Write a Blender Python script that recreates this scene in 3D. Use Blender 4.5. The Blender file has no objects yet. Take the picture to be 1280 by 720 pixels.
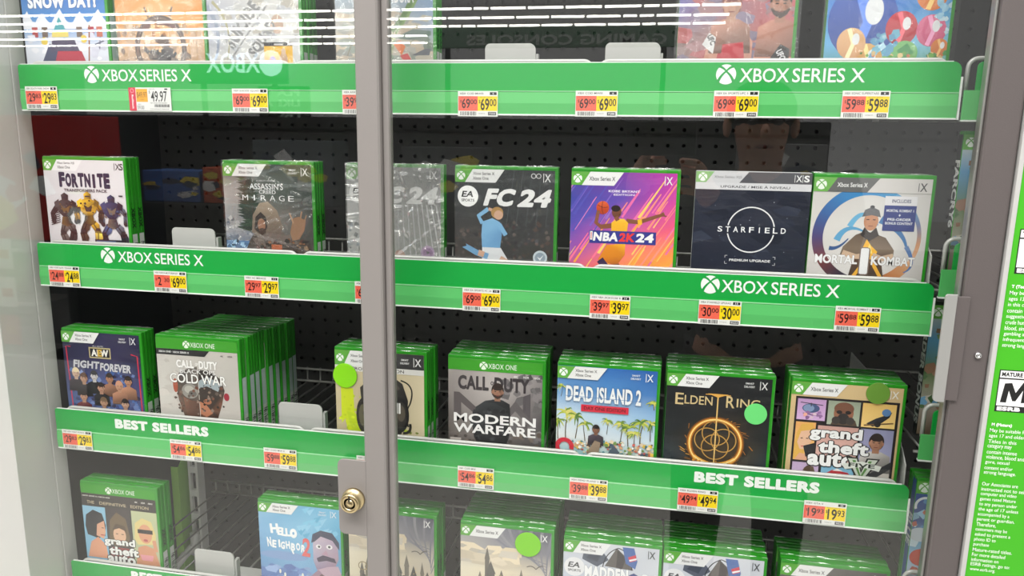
import bpy, bmesh, math, random
from mathutils import Vector, Matrix
from mathutils.geometry import tessellate_polygon
PI = math.pi
SC = bpy.context.scene
COL = SC.collection

# ------------------------------------------------------------------ camera, world, lights, exposure
cam_d = bpy.data.cameras.new('camera'); cam = bpy.data.objects.new('camera', cam_d); COL.objects.link(cam)
cam_d.sensor_width = 36.0; cam_d.lens = 953.3 / 1280 * 36.0; cam_d.clip_start = 0.01; cam_d.clip_end = 200
YAW, PITCH, ROLL = 0.1863, 0.1961, -0.0148
def cam_rot(y, p, r):
    Rz = Matrix(((math.cos(y), -math.sin(y), 0), (math.sin(y), math.cos(y), 0), (0, 0, 1)))
    Rx = Matrix(((1, 0, 0), (0, math.cos(p), math.sin(p)), (0, -math.sin(p), math.cos(p))))
    Ry = Matrix(((math.cos(r), 0, math.sin(r)), (0, 1, 0), (-math.sin(r), 0, math.cos(r))))
    return Rz @ Rx @ Ry
_R = cam_rot(YAW, PITCH, ROLL)
_M = Matrix((( _R[0][0], _R[0][2], -_R[0][1]), (_R[1][0], _R[1][2], -_R[1][1]), (_R[2][0], _R[2][2], -_R[2][1])))
cam.matrix_world = Matrix.Translation((0.8553, -0.9229, -0.0856)) @ _M.to_4x4()
SC.camera = cam

world = bpy.data.worlds.new('world'); SC.world = world; world.use_nodes = True
_bg = world.node_tree.nodes['Background']; _bg.inputs[0].default_value = (1.0, 0.985, 0.97, 1); _bg.inputs[1].default_value = 0.92

def area(name, loc, rot, sx, sy, power, col=(1, 0.98, 0.95)):
    d = bpy.data.lights.new(name, 'AREA'); d.shape = 'RECTANGLE'; d.size = sx; d.size_y = sy; d.energy = power; d.color = col
    o = bpy.data.objects.new(name, d); COL.objects.link(o); o.location = loc; o.rotation_euler = rot
    return o
area('aisle_ceiling_lamp', (0.5, -2.6, 3.6), (math.radians(32), 0, 0), 5.0, 1.0, 300)
area('aisle_ceiling_lamp', (0.5, -1.0, 3.9), (math.radians(12), 0, 0), 5.0, 0.6, 70)
area('added_shelf_fill', (-3.3, -1.3, 2.9), (math.radians(-38), 0, 0), 2.4, 0.8, 70)  # added fill aimed at the white shelving, so its reflection reads brighter

vs = SC.view_settings
vs.view_transform = 'Standard'; vs.look = 'None'; vs.exposure = 0.0; vs.gamma = 1.0
try: vs.use_curve_mapping = False
except Exception: pass
SC.cycles.transparent_max_bounces = 24

# ------------------------------------------------------------------ materials
def lin(c):
    return tuple(((x / 255.0) / 12.92 if x <= 10.31 else ((x / 255.0 + 0.055) / 1.055) ** 2.4) for x in c[:3])
def mat(name, col=(128, 128, 128), rough=0.5, metal=0.0, coat=0.0, emit=0.0, trans=0.0, bump=0.0, bscale=60.0, spec=0.5, mottle=0.0):
    m = bpy.data.materials.new(name); m.use_nodes = True
    nt = m.node_tree; b = nt.nodes['Principled BSDF']
    c = lin(col) + (1,)
    b.inputs['Base Color'].default_value = c; b.inputs['Roughness'].default_value = rough; b.inputs['Metallic'].default_value = metal
    b.inputs['Coat Weight'].default_value = coat; b.inputs['Coat Roughness'].default_value = 0.08
    b.inputs['Specular IOR Level'].default_value = spec
    if trans: b.inputs['Transmission Weight'].default_value = trans
    if emit:
        b.inputs['Emission Color'].default_value = c; b.inputs['Emission Strength'].default_value = emit
    if bump or mottle:
        tc = nt.nodes.new('ShaderNodeTexCoord'); no = nt.nodes.new('ShaderNodeTexNoise'); no.inputs['Scale'].default_value = bscale; no.inputs['Detail'].default_value = 4
        nt.links.new(tc.outputs['Object'], no.inputs['Vector'])
        if bump:
            bp = nt.nodes.new('ShaderNodeBump'); bp.inputs['Strength'].default_value = bump; bp.inputs['Distance'].default_value = 0.002
            nt.links.new(no.outputs['Fac'], bp.inputs['Height']); nt.links.new(bp.outputs['Normal'], b.inputs['Normal'])
        if mottle:
            mx = nt.nodes.new('ShaderNodeMix'); mx.data_type = 'RGBA'; mx.blend_type = 'MULTIPLY'; mx.inputs[0].default_value = mottle
            mx.inputs[6].default_value = c; nt.links.new(no.outputs['Color'], mx.inputs[7]); nt.links.new(mx.outputs[2], b.inputs['Base Color'])
    return m
def print_mat(name, rough=0.4, coat=0.5, wrinkle=0.25):
    """printed paper under clear plastic: colour comes from the print, gloss from the wrap"""
    m = mat(name, (200, 200, 200), rough, coat=coat)
    nt = m.node_tree; b = nt.nodes['Principled BSDF']
    at = nt.nodes.new('ShaderNodeVertexColor'); at.layer_name = 'col'
    nt.links.new(at.outputs['Color'], b.inputs['Base Color'])
    if wrinkle:
        tc = nt.nodes.new('ShaderNodeTexCoord'); mp = nt.nodes.new('ShaderNodeMapping'); mp.inputs['Rotation'].default_value = (0, 0.5, 0); mp.inputs['Scale'].default_value = (10, 10, 42)
        no = nt.nodes.new('ShaderNodeTexNoise'); no.inputs['Scale'].default_value = 1.6; no.inputs['Detail'].default_value = 3; no.inputs['Distortion'].default_value = 1.5
        bp = nt.nodes.new('ShaderNodeBump'); bp.inputs['Strength'].default_value = wrinkle; bp.inputs['Distance'].default_value = 0.01
        nt.links.new(tc.outputs['Object'], mp.inputs['Vector']); nt.links.new(mp.outputs['Vector'], no.inputs['Vector'])
        nt.links.new(no.outputs['Fac'], bp.inputs['Height']); nt.links.new(bp.outputs['Normal'], b.inputs['Coat Normal'])
    return m
def clear_mat(name, tint=(1, 1, 1), f0=0.045, milk=0.0, rough=0.0):
    """clear sheet: transparent plus a Fresnel mirror, and some milkiness for creased film"""
    m = bpy.data.materials.new(name); m.use_nodes = True; nt = m.node_tree; nt.nodes.clear()
    out = nt.nodes.new('ShaderNodeOutputMaterial'); tr = nt.nodes.new('ShaderNodeBsdfTransparent'); tr.inputs[0].default_value = tint + (1,)
    gl = nt.nodes.new('ShaderNodeBsdfGlossy'); gl.inputs['Roughness'].default_value = rough
    lw = nt.nodes.new('ShaderNodeLayerWeight'); lw.inputs['Blend'].default_value = 0.5
    pw = nt.nodes.new('ShaderNodeMath'); pw.operation = 'POWER'; pw.inputs[1].default_value = 5
    ml = nt.nodes.new('ShaderNodeMath'); ml.operation = 'MULTIPLY_ADD'; ml.inputs[1].default_value = 1 - f0; ml.inputs[2].default_value = f0
    nt.links.new(lw.outputs['Facing'], pw.inputs[0]); nt.links.new(pw.outputs[0], ml.inputs[0])
    mx = nt.nodes.new('ShaderNodeMixShader'); nt.links.new(ml.outputs[0], mx.inputs[0]); nt.links.new(tr.outputs[0], mx.inputs[1]); nt.links.new(gl.outputs[0], mx.inputs[2])
    last = mx
    if milk:
        df = nt.nodes.new('ShaderNodeBsdfDiffuse'); df.inputs[0].default_value = (0.9, 0.9, 0.9, 1)
        m2 = nt.nodes.new('ShaderNodeMixShader'); m2.inputs[0].default_value = milk
        nt.links.new(mx.outputs[0], m2.inputs[1]); nt.links.new(df.outputs[0], m2.inputs[2]); last = m2
    nt.links.new(last.outputs[0], out.inputs[0])
    return m
M = {}
M['print'] = print_mat('cover_print', 0.42, 0.45, 0.22)
M['matte'] = print_mat('matte_print', 0.55, 0.0, 0.0)
M['gloss'] = print_mat('sign_print', 0.35, 0.25, 0.0)
M['case'] = mat('green_case_plastic', (44, 150, 34), 0.28, coat=0.5, bump=0.25, bscale=90)
M['blackcase'] = mat('black_case_plastic', (24, 26, 28), 0.3, coat=0.5)
M['sleeve'] = mat('card_sleeve', (205, 205, 208), 0.45, coat=0.3)
M['sign'] = mat('green_sign_plastic', (16, 166, 66), 0.38, coat=0.3)
M['channel'] = mat('ticket_channel_plastic', (92, 194, 108), 0.3, coat=0.5)
M['rim'] = mat('white_edge', (238, 242, 238), 0.4)
M['wire'] = mat('grey_wire', (196, 196, 192), 0.32, metal=0.15, coat=0.3)
M['rod'] = mat('dull_wire', (150, 150, 146), 0.35, metal=0.6)
M['tab'] = mat('grey_plate', (188, 188, 185), 0.45)
M['peg'] = mat('pegboard', (44, 44, 43), 0.6, mottle=0.25, bscale=20)
M['dark'] = mat('dark_void', (18, 18, 18), 0.8)
M['sidelight'] = mat('light_side_panel', (214, 213, 210), 0.5, mottle=0.06, bscale=6)
M['sidedark'] = mat('dark_side_panel', (40, 43, 45), 0.5, mottle=0.2, bscale=8)
M['frame'] = mat('grey_painted_frame', (138, 133, 130), 0.42, bump=0.06, bscale=700)
M['frame2'] = mat('grey_painted_frame_right', (94, 87, 86), 0.42, bump=0.06, bscale=700)
M['brass'] = mat('brass', (196, 178, 138), 0.28, metal=1.0)
M['brassdark'] = mat('dark_recess', (30, 24, 18), 0.4)
M['steel'] = mat('steel', (210, 210, 210), 0.2, metal=1.0)
M['glass'] = clear_mat('door_glass', (0.985, 0.99, 0.985), 0.046)
M['film'] = clear_mat('clear_film', (1, 1, 1), 0.10, 0.02, 0.12)
M['filmmilk'] = clear_mat('creased_film', (1, 1, 1), 0.34, 0.13, 0.12)
M['filmedge'] = clear_mat('wrap_edge_film', (1, 1, 1), 0.13, 0.05, 0.2)
M['floor'] = mat('store_floor', (226, 223, 216), 0.35, mottle=0.08, bscale=3)
M['flange'] = mat('flange_paint', (150, 150, 147), 0.45)
M['lime'] = mat('lime_upright', (156, 218, 84), 0.5)
M['white'] = mat('white_paint', (232, 232, 230), 0.45)
M['opp'] = mat('black_display', (20, 22, 23), 0.6)
M['tube'] = mat('lamp_tube', (255, 252, 245), 0.5, emit=20)
M['litsign'] = mat('backlit_letters', (215, 235, 255), 0.5, emit=4.5)

# ------------------------------------------------------------------ object helpers
def link(name, me, m=None, parent=None, label=None):
    if m is not None and not me.materials: me.materials.append(m)
    o = bpy.data.objects.new(name, me); COL.objects.link(o)
    if parent: o.parent = parent
    if label: o['label'] = label
    return o
def thing(name, label, cat, loc=(0, 0, 0), group=None, rot=(0, 0, 0)):
    o = bpy.data.objects.new(name, None); COL.objects.link(o); o.empty_display_size = 0.02
    o.location = loc; o.rotation_euler = rot; o['label'] = label; o['category'] = cat
    if group: o['group'] = group
    return o
def tag(o, label, cat, group=None):
    o['label'] = label; o['category'] = cat
    if group: o['group'] = group
    return o
def struct(o):
    o['kind'] = 'structure'; return o
def dup(root, loc, label, group=None):
    r = root.copy(); COL.objects.link(r); r.location = loc; r['label'] = label
    if group: r['group'] = group
    for ch in list(root.children):
        c = ch.copy(); COL.objects.link(c); c.parent = r
        for g in list(ch.children):
            d = g.copy(); COL.objects.link(d); d.parent = c
    return r
def bm_box(bm, x0, x1, y0, y1, z0, z1, bev=0.0, seg=2):
    r = bmesh.ops.create_cube(bm, size=1.0)
    vv = r['verts']
    for v in vv:
        v.co = Vector((x0 + (v.co.x + .5) * (x1 - x0), y0 + (v.co.y + .5) * (y1 - y0), z0 + (v.co.z + .5) * (z1 - z0)))
    if bev:
        es = list({e for v in vv for e in v.link_edges})
        bmesh.ops.bevel(bm, geom=es, offset=bev, segments=seg, affect='EDGES', profile=0.5)
def bm_prism(bm, pts, y0, y1, bev=0.0):
    """polygon of (x, z) extruded along y"""
    a = [bm.verts.new((x, y0, z)) for x, z in pts]; b = [bm.verts.new((x, y1, z)) for x, z in pts]
    n = len(pts)
    f1 = bm.faces.new(a); f2 = bm.faces.new(b[::-1])
    for i in range(n): bm.faces.new((a[i], b[i], b[(i + 1) % n], a[(i + 1) % n]))
    bmesh.ops.recalc_face_normals(bm, faces=bm.faces[:])
    if bev:
        es = [e for e in f1.edges]
        bmesh.ops.bevel(bm, geom=es, offset=bev, segments=2, affect='EDGES', profile=0.5)
def bm_prism_x(bm, pts, x0, x1):
    """polygon of (y, z) extruded along x"""
    a = [bm.verts.new((x0, y, z)) for y, z in pts]; b = [bm.verts.new((x1, y, z)) for y, z in pts]
    n = len(pts); bm.faces.new(a); bm.faces.new(b[::-1])
    for i in range(n): bm.faces.new((a[i], b[i], b[(i + 1) % n], a[(i + 1) % n]))
    bmesh.ops.recalc_face_normals(bm, faces=bm.faces[:])
def bm_tube(bm, pts, r, n=10):
    pts = [Vector(p) for p in pts]; rings = []
    prev = None
    for i, p in enumerate(pts):
        t = (pts[min(i + 1, len(pts) - 1)] - pts[max(i - 1, 0)]).normalized()
        ref = Vector((0, 0, 1)) if abs(t.z) < .9 else Vector((0, 1, 0))
        if prev is not None: ref = prev
        a = (ref - t * ref.dot(t)).normalized(); b = t.cross(a); prev = a
        rings.append([bm.verts.new(p + r * (math.cos(2 * PI * k / n) * a + math.sin(2 * PI * k / n) * b)) for k in range(n)])
    for i in range(len(rings) - 1):
        for k in range(n):
            bm.faces.new((rings[i][k], rings[i][(k + 1) % n], rings[i + 1][(k + 1) % n], rings[i + 1][k]))
    bm.faces.new(rings[0][::-1]); bm.faces.new(rings[-1])
def bm_lathe_y(bm, prof, cx, cz, n=32):
    """profile of (radius, y) turned about the y axis through (cx, cz)"""
    rings = []
    for r, y in prof:
        rings.append([bm.verts.new((cx + max(r, 1e-5) * math.cos(2 * PI * k / n), y, cz + max(r, 1e-5) * math.sin(2 * PI * k / n))) for k in range(n)])
    for i in range(len(rings) - 1):
        for k in range(n): bm.faces.new((rings[i][k], rings[i][(k + 1) % n], rings[i + 1][(k + 1) % n], rings[i + 1][k]))
    bm.faces.new(rings[0][::-1]); bm.faces.new(rings[-1])
    bmesh.ops.recalc_face_normals(bm, faces=bm.faces[:])
def obj(name, bm, m, parent=None, smooth=False, label=None):
    me = bpy.data.meshes.new(name); bm.to_mesh(me); bm.free()
    if smooth:
        for p in me.polygons: p.use_smooth = True
    return link(name, me, m, parent, label)
def box(name, dims, m, parent=None, bev=0.0, label=None):
    bm = bmesh.new(); bm_box(bm, *dims, bev=bev); return obj(name, bm, m, parent, label=label)
def rrect(x0, x1, z0, z1, rs, n=6):
    """rounded rectangle, radii for bottom-left, bottom-right, top-right, top-left"""
    out = []
    for (cx, cz, r, a0) in ((x0, z0, rs[0], 180), (x1, z0, rs[1], 270), (x1, z1, rs[2], 0), (x0, z1, rs[3], 90)):
        sx = 1 if cx == x0 else -1; sz = 1 if cz == z0 else -1
        if r <= 0: out.append((cx, cz)); continue
        ox, oz = cx + sx * r, cz + sz * r
        for k in range(n + 1):
            a = math.radians(a0 + 90 * k / n); out.append((ox + r * math.cos(a), oz + r * math.sin(a)))
    return out

# ------------------------------------------------------------------ flat print: polygons, curves and lettering in one mesh
_TC = {}
def text_tris(s, bold=0.0, res=3, gap=1.0):
    key = (s, round(bold, 4), res, round(gap, 3))
    if key in _TC: return _TC[key]
    cu = bpy.data.curves.new('t', 'FONT'); cu.body = s; cu.size = 1.0; cu.offset = bold; cu.resolution_u = res; cu.space_character = gap
    o = bpy.data.objects.new('t', cu); COL.objects.link(o)
    dg = bpy.context.evaluated_depsgraph_get(); me = o.evaluated_get(dg).to_mesh()
    me.calc_loop_triangles()
    vs_ = [(v.co.x, v.co.y) for v in me.vertices]; tr = [tuple(t.vertices) for t in me.loop_triangles]
    o.evaluated_get(dg).to_mesh_clear(); bpy.data.objects.remove(o); bpy.data.curves.remove(cu)
    if not vs_: vs_ = [(0, 0)]
    x0 = min(v[0] for v in vs_); x1 = max(v[0] for v in vs_); y0 = min(v[1] for v in vs_); y1 = max(v[1] for v in vs_)
    _TC[key] = (vs_, tr, x0, x1, y0, y1)
    return _TC[key]
class Art:
    """u runs right and v down, 0..100; su, sv are metres per unit; anything past w x h metres is trimmed"""
    def __init__(s, w, h, su, sv, step=6e-6):
        s.w, s.h, s.su, s.sv, s.step = w, h, su, sv, step
        s.V = []; s.C = []; s.T = []; s.k = 0; s.vm = (1.0, 0.0)
    def _clip(s, P):
        for ax, lim, sg in ((0, 0, 1), (0, s.w, -1), (1, 0, -1), (1, -s.h, 1)):
            out = []
            for i in range(len(P)):
                a, b = P[i - 1], P[i]
                da = (a[0][ax] - lim) * sg; db = (b[0][ax] - lim) * sg
                if (da >= 0) != (db >= 0):
                    t = da / (da - db)
                    out.append(((a[0][0] + t * (b[0][0] - a[0][0]), a[0][1] + t * (b[0][1] - a[0][1])), tuple(a[1][j] + t * (b[1][j] - a[1][j]) for j in range(3))))
                if db >= 0: out.append(b)
            P = out
            if len(P) < 3: return []
        return P
    def poly(s, pts, col, layer=True):
        cols = col if isinstance(col[0], (tuple, list)) else [col] * len(pts)
        P = [((u * s.su, -(v * s.vm[0] + s.vm[1]) * s.sv), lin(c)) for (u, v), c in zip(pts, cols)]
        P = s._clip(P)
        if not P: return s
        if layer: s.k += 1
        else: s.k += 0.12
        tris = tessellate_polygon([[Vector((p[0][0], p[0][1], 0)) for p in P]])
        b = len(s.V)
        for p in P: s.V.append((p[0][0], p[0][1], s.k)); s.C.append(p[1])
        for t in tris: s.T.append((b + t[0], b + t[1], b + t[2]))
        return s
    def rect(s, u0, v0, u1, v1, c, c2=None, c3=None, c4=None):
        """c top (left), c2 bottom, or four corners tl, tr, br, bl"""
        if c3: cc = [c, c2, c3, c4]
        elif c2: cc = [c, c, c2, c2]
        else: cc = [c] * 4
        return s.poly([(u0, v0), (u1, v0), (u1, v1), (u0, v1)], cc)
    def grid(s, u0, v0, u1, v1, rows):
        """rows of colours blended over a grid: a soft painted ground"""
        n = len(rows); m_ = len(rows[0])
        k0 = s.k + 1
        for i in range(n - 1):
            for j in range(m_ - 1):
                a = u0 + (u1 - u0) * j / (m_ - 1); b = u0 + (u1 - u0) * (j + 1) / (m_ - 1)
                c = v0 + (v1 - v0) * i / (n - 1); d = v0 + (v1 - v0) * (i + 1) / (n - 1)
                s.k = k0 - 1
                s.poly([(a, c), (b, c), (b, d), (a, d)], [rows[i][j], rows[i][j + 1], rows[i + 1][j + 1], rows[i + 1][j]])
        return s
    def ell(s, cu, cv, ru, rv=None, col=(255, 255, 255), rot=0, a0=0, a1=360, n=22, col2=None):
        if rv is None: rv = ru * s.su / s.sv
        pts = []; cs = []
        N = n if a1 - a0 >= 360 else n + 1
        for k in range(N):
            a = math.radians(a0 + (a1 - a0) * k / n); x, y = ru * s.su * math.cos(a), rv * s.sv * math.sin(a)
            c_, s_ = math.cos(math.radians(rot)), math.sin(math.radians(rot))
            pts.append((cu + (x * c_ - y * s_) / s.su, cv - (x * s_ + y * c_) / s.sv))
            t = (math.sin(a) + 1) / 2
            cs.append(col if not col2 else tuple(col2[j] + (col[j] - col2[j]) * t for j in range(3)))
        return s.poly(pts, cs)
    def ring(s, cu, cv, r, w, col, a0=0, a1=360, n=40, cols=None, rv=None, w2=None):
        """arc band of radius r and width w in u units; w2 tapers it; cols blends along it"""
        k0 = s.k + 1; asp = (s.su / s.sv) if rv is None else rv / r
        for k in range(n):
            t0, t1 = k / n, (k + 1) / n
            q = []
            for t, rr in ((t0, 1), (t1, 1), (t1, -1), (t0, -1)):
                a = math.radians(a0 + (a1 - a0) * t); ww = w if w2 is None else w + (w2 - w) * t
                R_ = r + rr * ww / 2
                q.append((cu + R_ * math.cos(a), cv - R_ * asp * math.sin(a)))
            if cols:
                def cc(t):
                    x = t * (len(cols) - 1); i = min(int(x), len(cols) - 2); f = x - i
                    return tuple(cols[i][j] + (cols[i + 1][j] - cols[i][j]) * f for j in range(3))
                c4 = [cc(t0), cc(t1), cc(t1), cc(t0)]
            else: c4 = [col] * 4
            s.k = k0 - 1; s.poly(q, c4)
        return s
    def line(s, pts, w, col, w2=None):
        """polyline of width w (u units), tapering to w2"""
        P = [(u * s.su, -v * s.sv) for u, v in pts]; n = len(P); L = []; R_ = []
        for i in range(n):
            a = P[max(i - 1, 0)]; b = P[min(i + 1, n - 1)]
            dx, dy = b[0] - a[0], b[1] - a[1]; l = math.hypot(dx, dy) or 1e-9
            ww = (w if w2 is None else w + (w2 - w) * i / (n - 1)) * s.su / 2
            nx, ny = -dy / l * ww, dx / l * ww
            L.append(((P[i][0] + nx) / s.su, -(P[i][1] + ny) / s.sv)); R_.append(((P[i][0] - nx) / s.su, -(P[i][1] - ny) / s.sv))
        k0 = s.k + 1
        for i in range(n - 1):
            s.k = k0 - 1; s.poly([L[i], L[i + 1], R_[i + 1], R_[i]], col)
        return s
    def curve(s, p0, p1, p2, w, col, w2=None, n=10):
        return s.line([((1 - t) ** 2 * p0[0] + 2 * t * (1 - t) * p1[0] + t * t * p2[0], (1 - t) ** 2 * p0[1] + 2 * t * (1 - t) * p1[1] + t * t * p2[1]) for t in [i / n for i in range(n + 1)]], w, col, w2)
    def scat(s, u0, v0, u1, v1, n, size, cols, seed=1, stretch=1.0, jit=14):
        rg = random.Random(seed)
        for _ in range(n):
            u = rg.uniform(u0, u1); v = rg.uniform(v0, v1); r = size * rg.uniform(.5, 1.3); c = rg.choice(cols); j = rg.uniform(-jit, jit)
            c = tuple(max(0, min(255, x + j)) for x in c); a0 = rg.uniform(0, 6.28); m_ = rg.choice((4, 5, 6))
            s.poly([(u + r * stretch * math.cos(a0 + 6.28 * k / m_) * rg.uniform(.7, 1.2), v + r * math.sin(a0 + 6.28 * k / m_) * rg.uniform(.7, 1.2)) for k in range(m_)], c, layer=False)
        s.k += 1
        return s
    def clus(s, path, n, size, cols, seed=1, spread=2.0):
        """angular plates strewn along a polyline"""
        rg = random.Random(seed)
        for _ in range(n):
            i = rg.randrange(len(path) - 1); t = rg.random()
            u = path[i][0] + (path[i + 1][0] - path[i][0]) * t + rg.gauss(0, spread); v = path[i][1] + (path[i + 1][1] - path[i][1]) * t + rg.gauss(0, spread)
            a = rg.uniform(0, 6.28); r = size * rg.uniform(.5, 1.2); c = rg.choice(cols); j = rg.uniform(-16, 16); c = tuple(max(0, min(255, x + j)) for x in c)
            q = rg.uniform(.35, .8)
            s.poly([(u + r * (math.cos(a) * x - math.sin(a) * y * q), v + r * (math.sin(a) * x + math.cos(a) * y * q)) for x, y in ((-1, -1), (1, -.8), (.8, 1), (-.7, .9))], c, layer=False)
        s.k += 1
        return s
    def text(s, t, cu, cv, h, col=(255, 255, 255), wu=None, bold=0.0, shear=0.0, rot=0.0, al='c', out=None, ow=0.03, res=3):
        """h = height in v units, wu = width in u units (squeezed to fit), al c/l"""
        for pas in ((0, 1) if out else (1,)):
            gap = 1.0 + max(0.0, bold - .02) * 2.6
            full = bold + (ow if pas == 0 else 0); ex = max(0.0, full - .022)
            vs_, tr, _a, _b, _c, _d = text_tris(t, min(full, .022), res, gap)
            _, _, X0, X1, Y0, Y1 = text_tris(t, min(bold, .022), res, gap)
            eb = max(0.0, bold - .022); X0 -= eb; X1 += eb; Y0 -= eb; Y1 += eb
            H = h * s.sv * s.vm[0]; sy = H / max(Y1 - Y0, 1e-6); W = (wu * s.su) if wu else (X1 - X0) * sy; sx = W / max(X1 - X0, 1e-6)
            s.k += 1; c = lin(out if pas == 0 else col)
            cr, sr = math.cos(math.radians(rot)), math.sin(math.radians(rot))
            # a heavy weight is built from copies shifted around the letter, so corners stay clean
            offs = [(0, 0)] + ([(ex * math.cos(k * PI / 4), ex * math.sin(k * PI / 4)) for k in range(8)] if ex > 0 else [])
            if ex > .03: offs += [(ex * .5 * math.cos(k * PI / 4), ex * .5 * math.sin(k * PI / 4)) for k in range(8)]
            for ox, oy in offs:
                b = len(s.V); s.k += .3
                for x, y in vs_:
                    xx = (x + ox - (X0 + X1) / 2) * sx; yy = (y + oy - (Y0 + Y1) / 2) * sy
                    xx += shear * yy
                    if al == 'l': xx += W / 2
                    s.V.append((cu * s.su + xx * cr - yy * sr, -(cv * s.vm[0] + s.vm[1]) * s.sv + xx * sr + yy * cr, s.k)); s.C.append(c)
                for q in tr: s.T.append((b + q[0], b + q[1], b + q[2]))
        return s
    def build(s, name, m, parent=None, o=(0, 0, 0), U=(1, 0, 0), W=(0, 0, 1), N=(0, -1, 0), label=None, slab=0.0):
        o, U, W, N = Vector(o), Vector(U), Vector(W), Vector(N)
        V = [o + U * x + W * y + N * (k * s.step) for x, y, k in s.V]; T = list(s.T); C = list(s.C)
        if slab:
            b = len(V); edge = lin((225, 225, 222))
            c4 = [(0, 0), (s.w, 0), (s.w, -s.h), (0, -s.h)]
            V += [o + U * x + W * y for x, y in c4] + [o + U * x + W * y - N * slab for x, y in c4]; C += [edge] * 8
            T += [(b, b + 1, b + 2), (b, b + 2, b + 3), (b + 4, b + 6, b + 5), (b + 4, b + 7, b + 6)]
            for i in range(4):
                j = (i + 1) % 4; T += [(b + i, b + 4 + i, b + 4 + j), (b + i, b + 4 + j, b + j)]
        me = bpy.data.meshes.new(name); me.from_pydata([tuple(v) for v in V], [], T)
        at = me.color_attributes.new('col', 'FLOAT_COLOR', 'POINT')
        buf = []
        for c in C: buf += [c[0], c[1], c[2], 1.0]
        at.data.foreach_set('color', buf)
        return link(name, me, m, parent, label)
    # -- recurring marks
    def orb(s, cu, cv, r, fg=(255, 255, 255), bg=(20, 150, 60)):
        """round emblem cut by a curved cross"""
        q = s.su / s.sv
        s.ell(cu, cv, r, None, fg, n=32)
        for sg in (1, -1):
            s.curve((cu, cv - .30 * r * q), (cu - sg * .55 * r, cv + .10 * r * q), (cu - sg * .80 * r, cv + .80 * r * q), .16 * r, bg, .30 * r, 8)
            s.curve((cu, cv - .30 * r * q), (cu + sg * .30 * r, cv - .72 * r * q), (cu + sg * .74 * r, cv - .80 * r * q), .16 * r, bg, .26 * r, 8)
        return s
    def ea(s, cu, cv, r, bg=(255, 255, 255), fg=(30, 30, 32)):
        s.ell(cu, cv, r, None, bg, n=32)
        s.text('EA', cu, cv - r * .22, r * .62, fg, wu=r * 1.15, bold=.03, shear=.25)
        s.text('SPORTS', cu, cv + r * .42, r * .28, fg, wu=r * 1.25, bold=.02)
        return s
    def bust(s, cu, cv, r, skin, hair, cloth, hairtop=.55, beard=None):
        """small generic head and shoulders, r = half head width"""
        q = s.su / s.sv
        dk = lambda c, f=.72: tuple(int(x * f) for x in c)
        s.poly([(cu - 2.3 * r, cv + 5.2 * r), (cu - 2.1 * r, cv + 2.3 * r), (cu - .8 * r, cv + 1.6 * r), (cu + .8 * r, cv + 1.6 * r), (cu + 2.1 * r, cv + 2.3 * r), (cu + 2.3 * r, cv + 5.2 * r)], [dk(cloth, .6), cloth, cloth, dk(cloth, .9), dk(cloth, .8), dk(cloth, .5)])
        s.rect(cu - .5 * r, cv + .6 * r, cu + .5 * r, cv + 1.9 * r, tuple(int(x * .85) for x in skin))
        s.ell(cu, cv - .1 * r, r * 1.08, r * 1.5, hair)
        for sg in (-1, 1): s.ell(cu + sg * .92 * r, cv + .2 * r, r * .16, r * .3, dk(skin, .85))
        s.ell(cu, cv + .15 * r, r * .9, r * 1.25, skin, col2=dk(skin, .8))
        s.poly([(cu + .3 * r, cv - .6 * r), (cu + .8 * r, cv - .4 * r), (cu + .86 * r, cv + .3 * r), (cu + .6 * r, cv + 1.0 * r), (cu + .2 * r, cv + 1.35 * r), (cu + .45 * r, cv + .5 * r)], dk(skin, .78))
        if beard: s.poly([(cu - .86 * r, cv + .4 * r), (cu - .5 * r, cv + .75 * r), (cu + .5 * r, cv + .75 * r), (cu + .86 * r, cv + .4 * r), (cu + .7 * r, cv + 1.1 * r), (cu, cv + 1.5 * r), (cu - .7 * r, cv + 1.1 * r)], beard)
        s.ell(cu, cv - .75 * r, r * .95, r * hairtop, hair)
        for sg in (-1, 1): s.rect(cu + sg * .38 * r - .16 * r, cv - .02 * r, cu + sg * .38 * r + .16 * r, cv + .12 * r, (52, 38, 34)); s.rect(cu + sg * .4 * r - .22 * r, cv - .26 * r, cu + sg * .4 * r + .22 * r, cv - .16 * r, dk(hair, .9))
        s.poly([(cu - .12 * r, cv + .5 * r), (cu + .14 * r, cv + .5 * r), (cu + .02 * r, cv + .15 * r)], tuple(int(x * .82) for x in skin))
        s.rect(cu - .28 * r, cv + .78 * r, cu + .28 * r, cv + .9 * r, (130, 60, 55))
        return s
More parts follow.
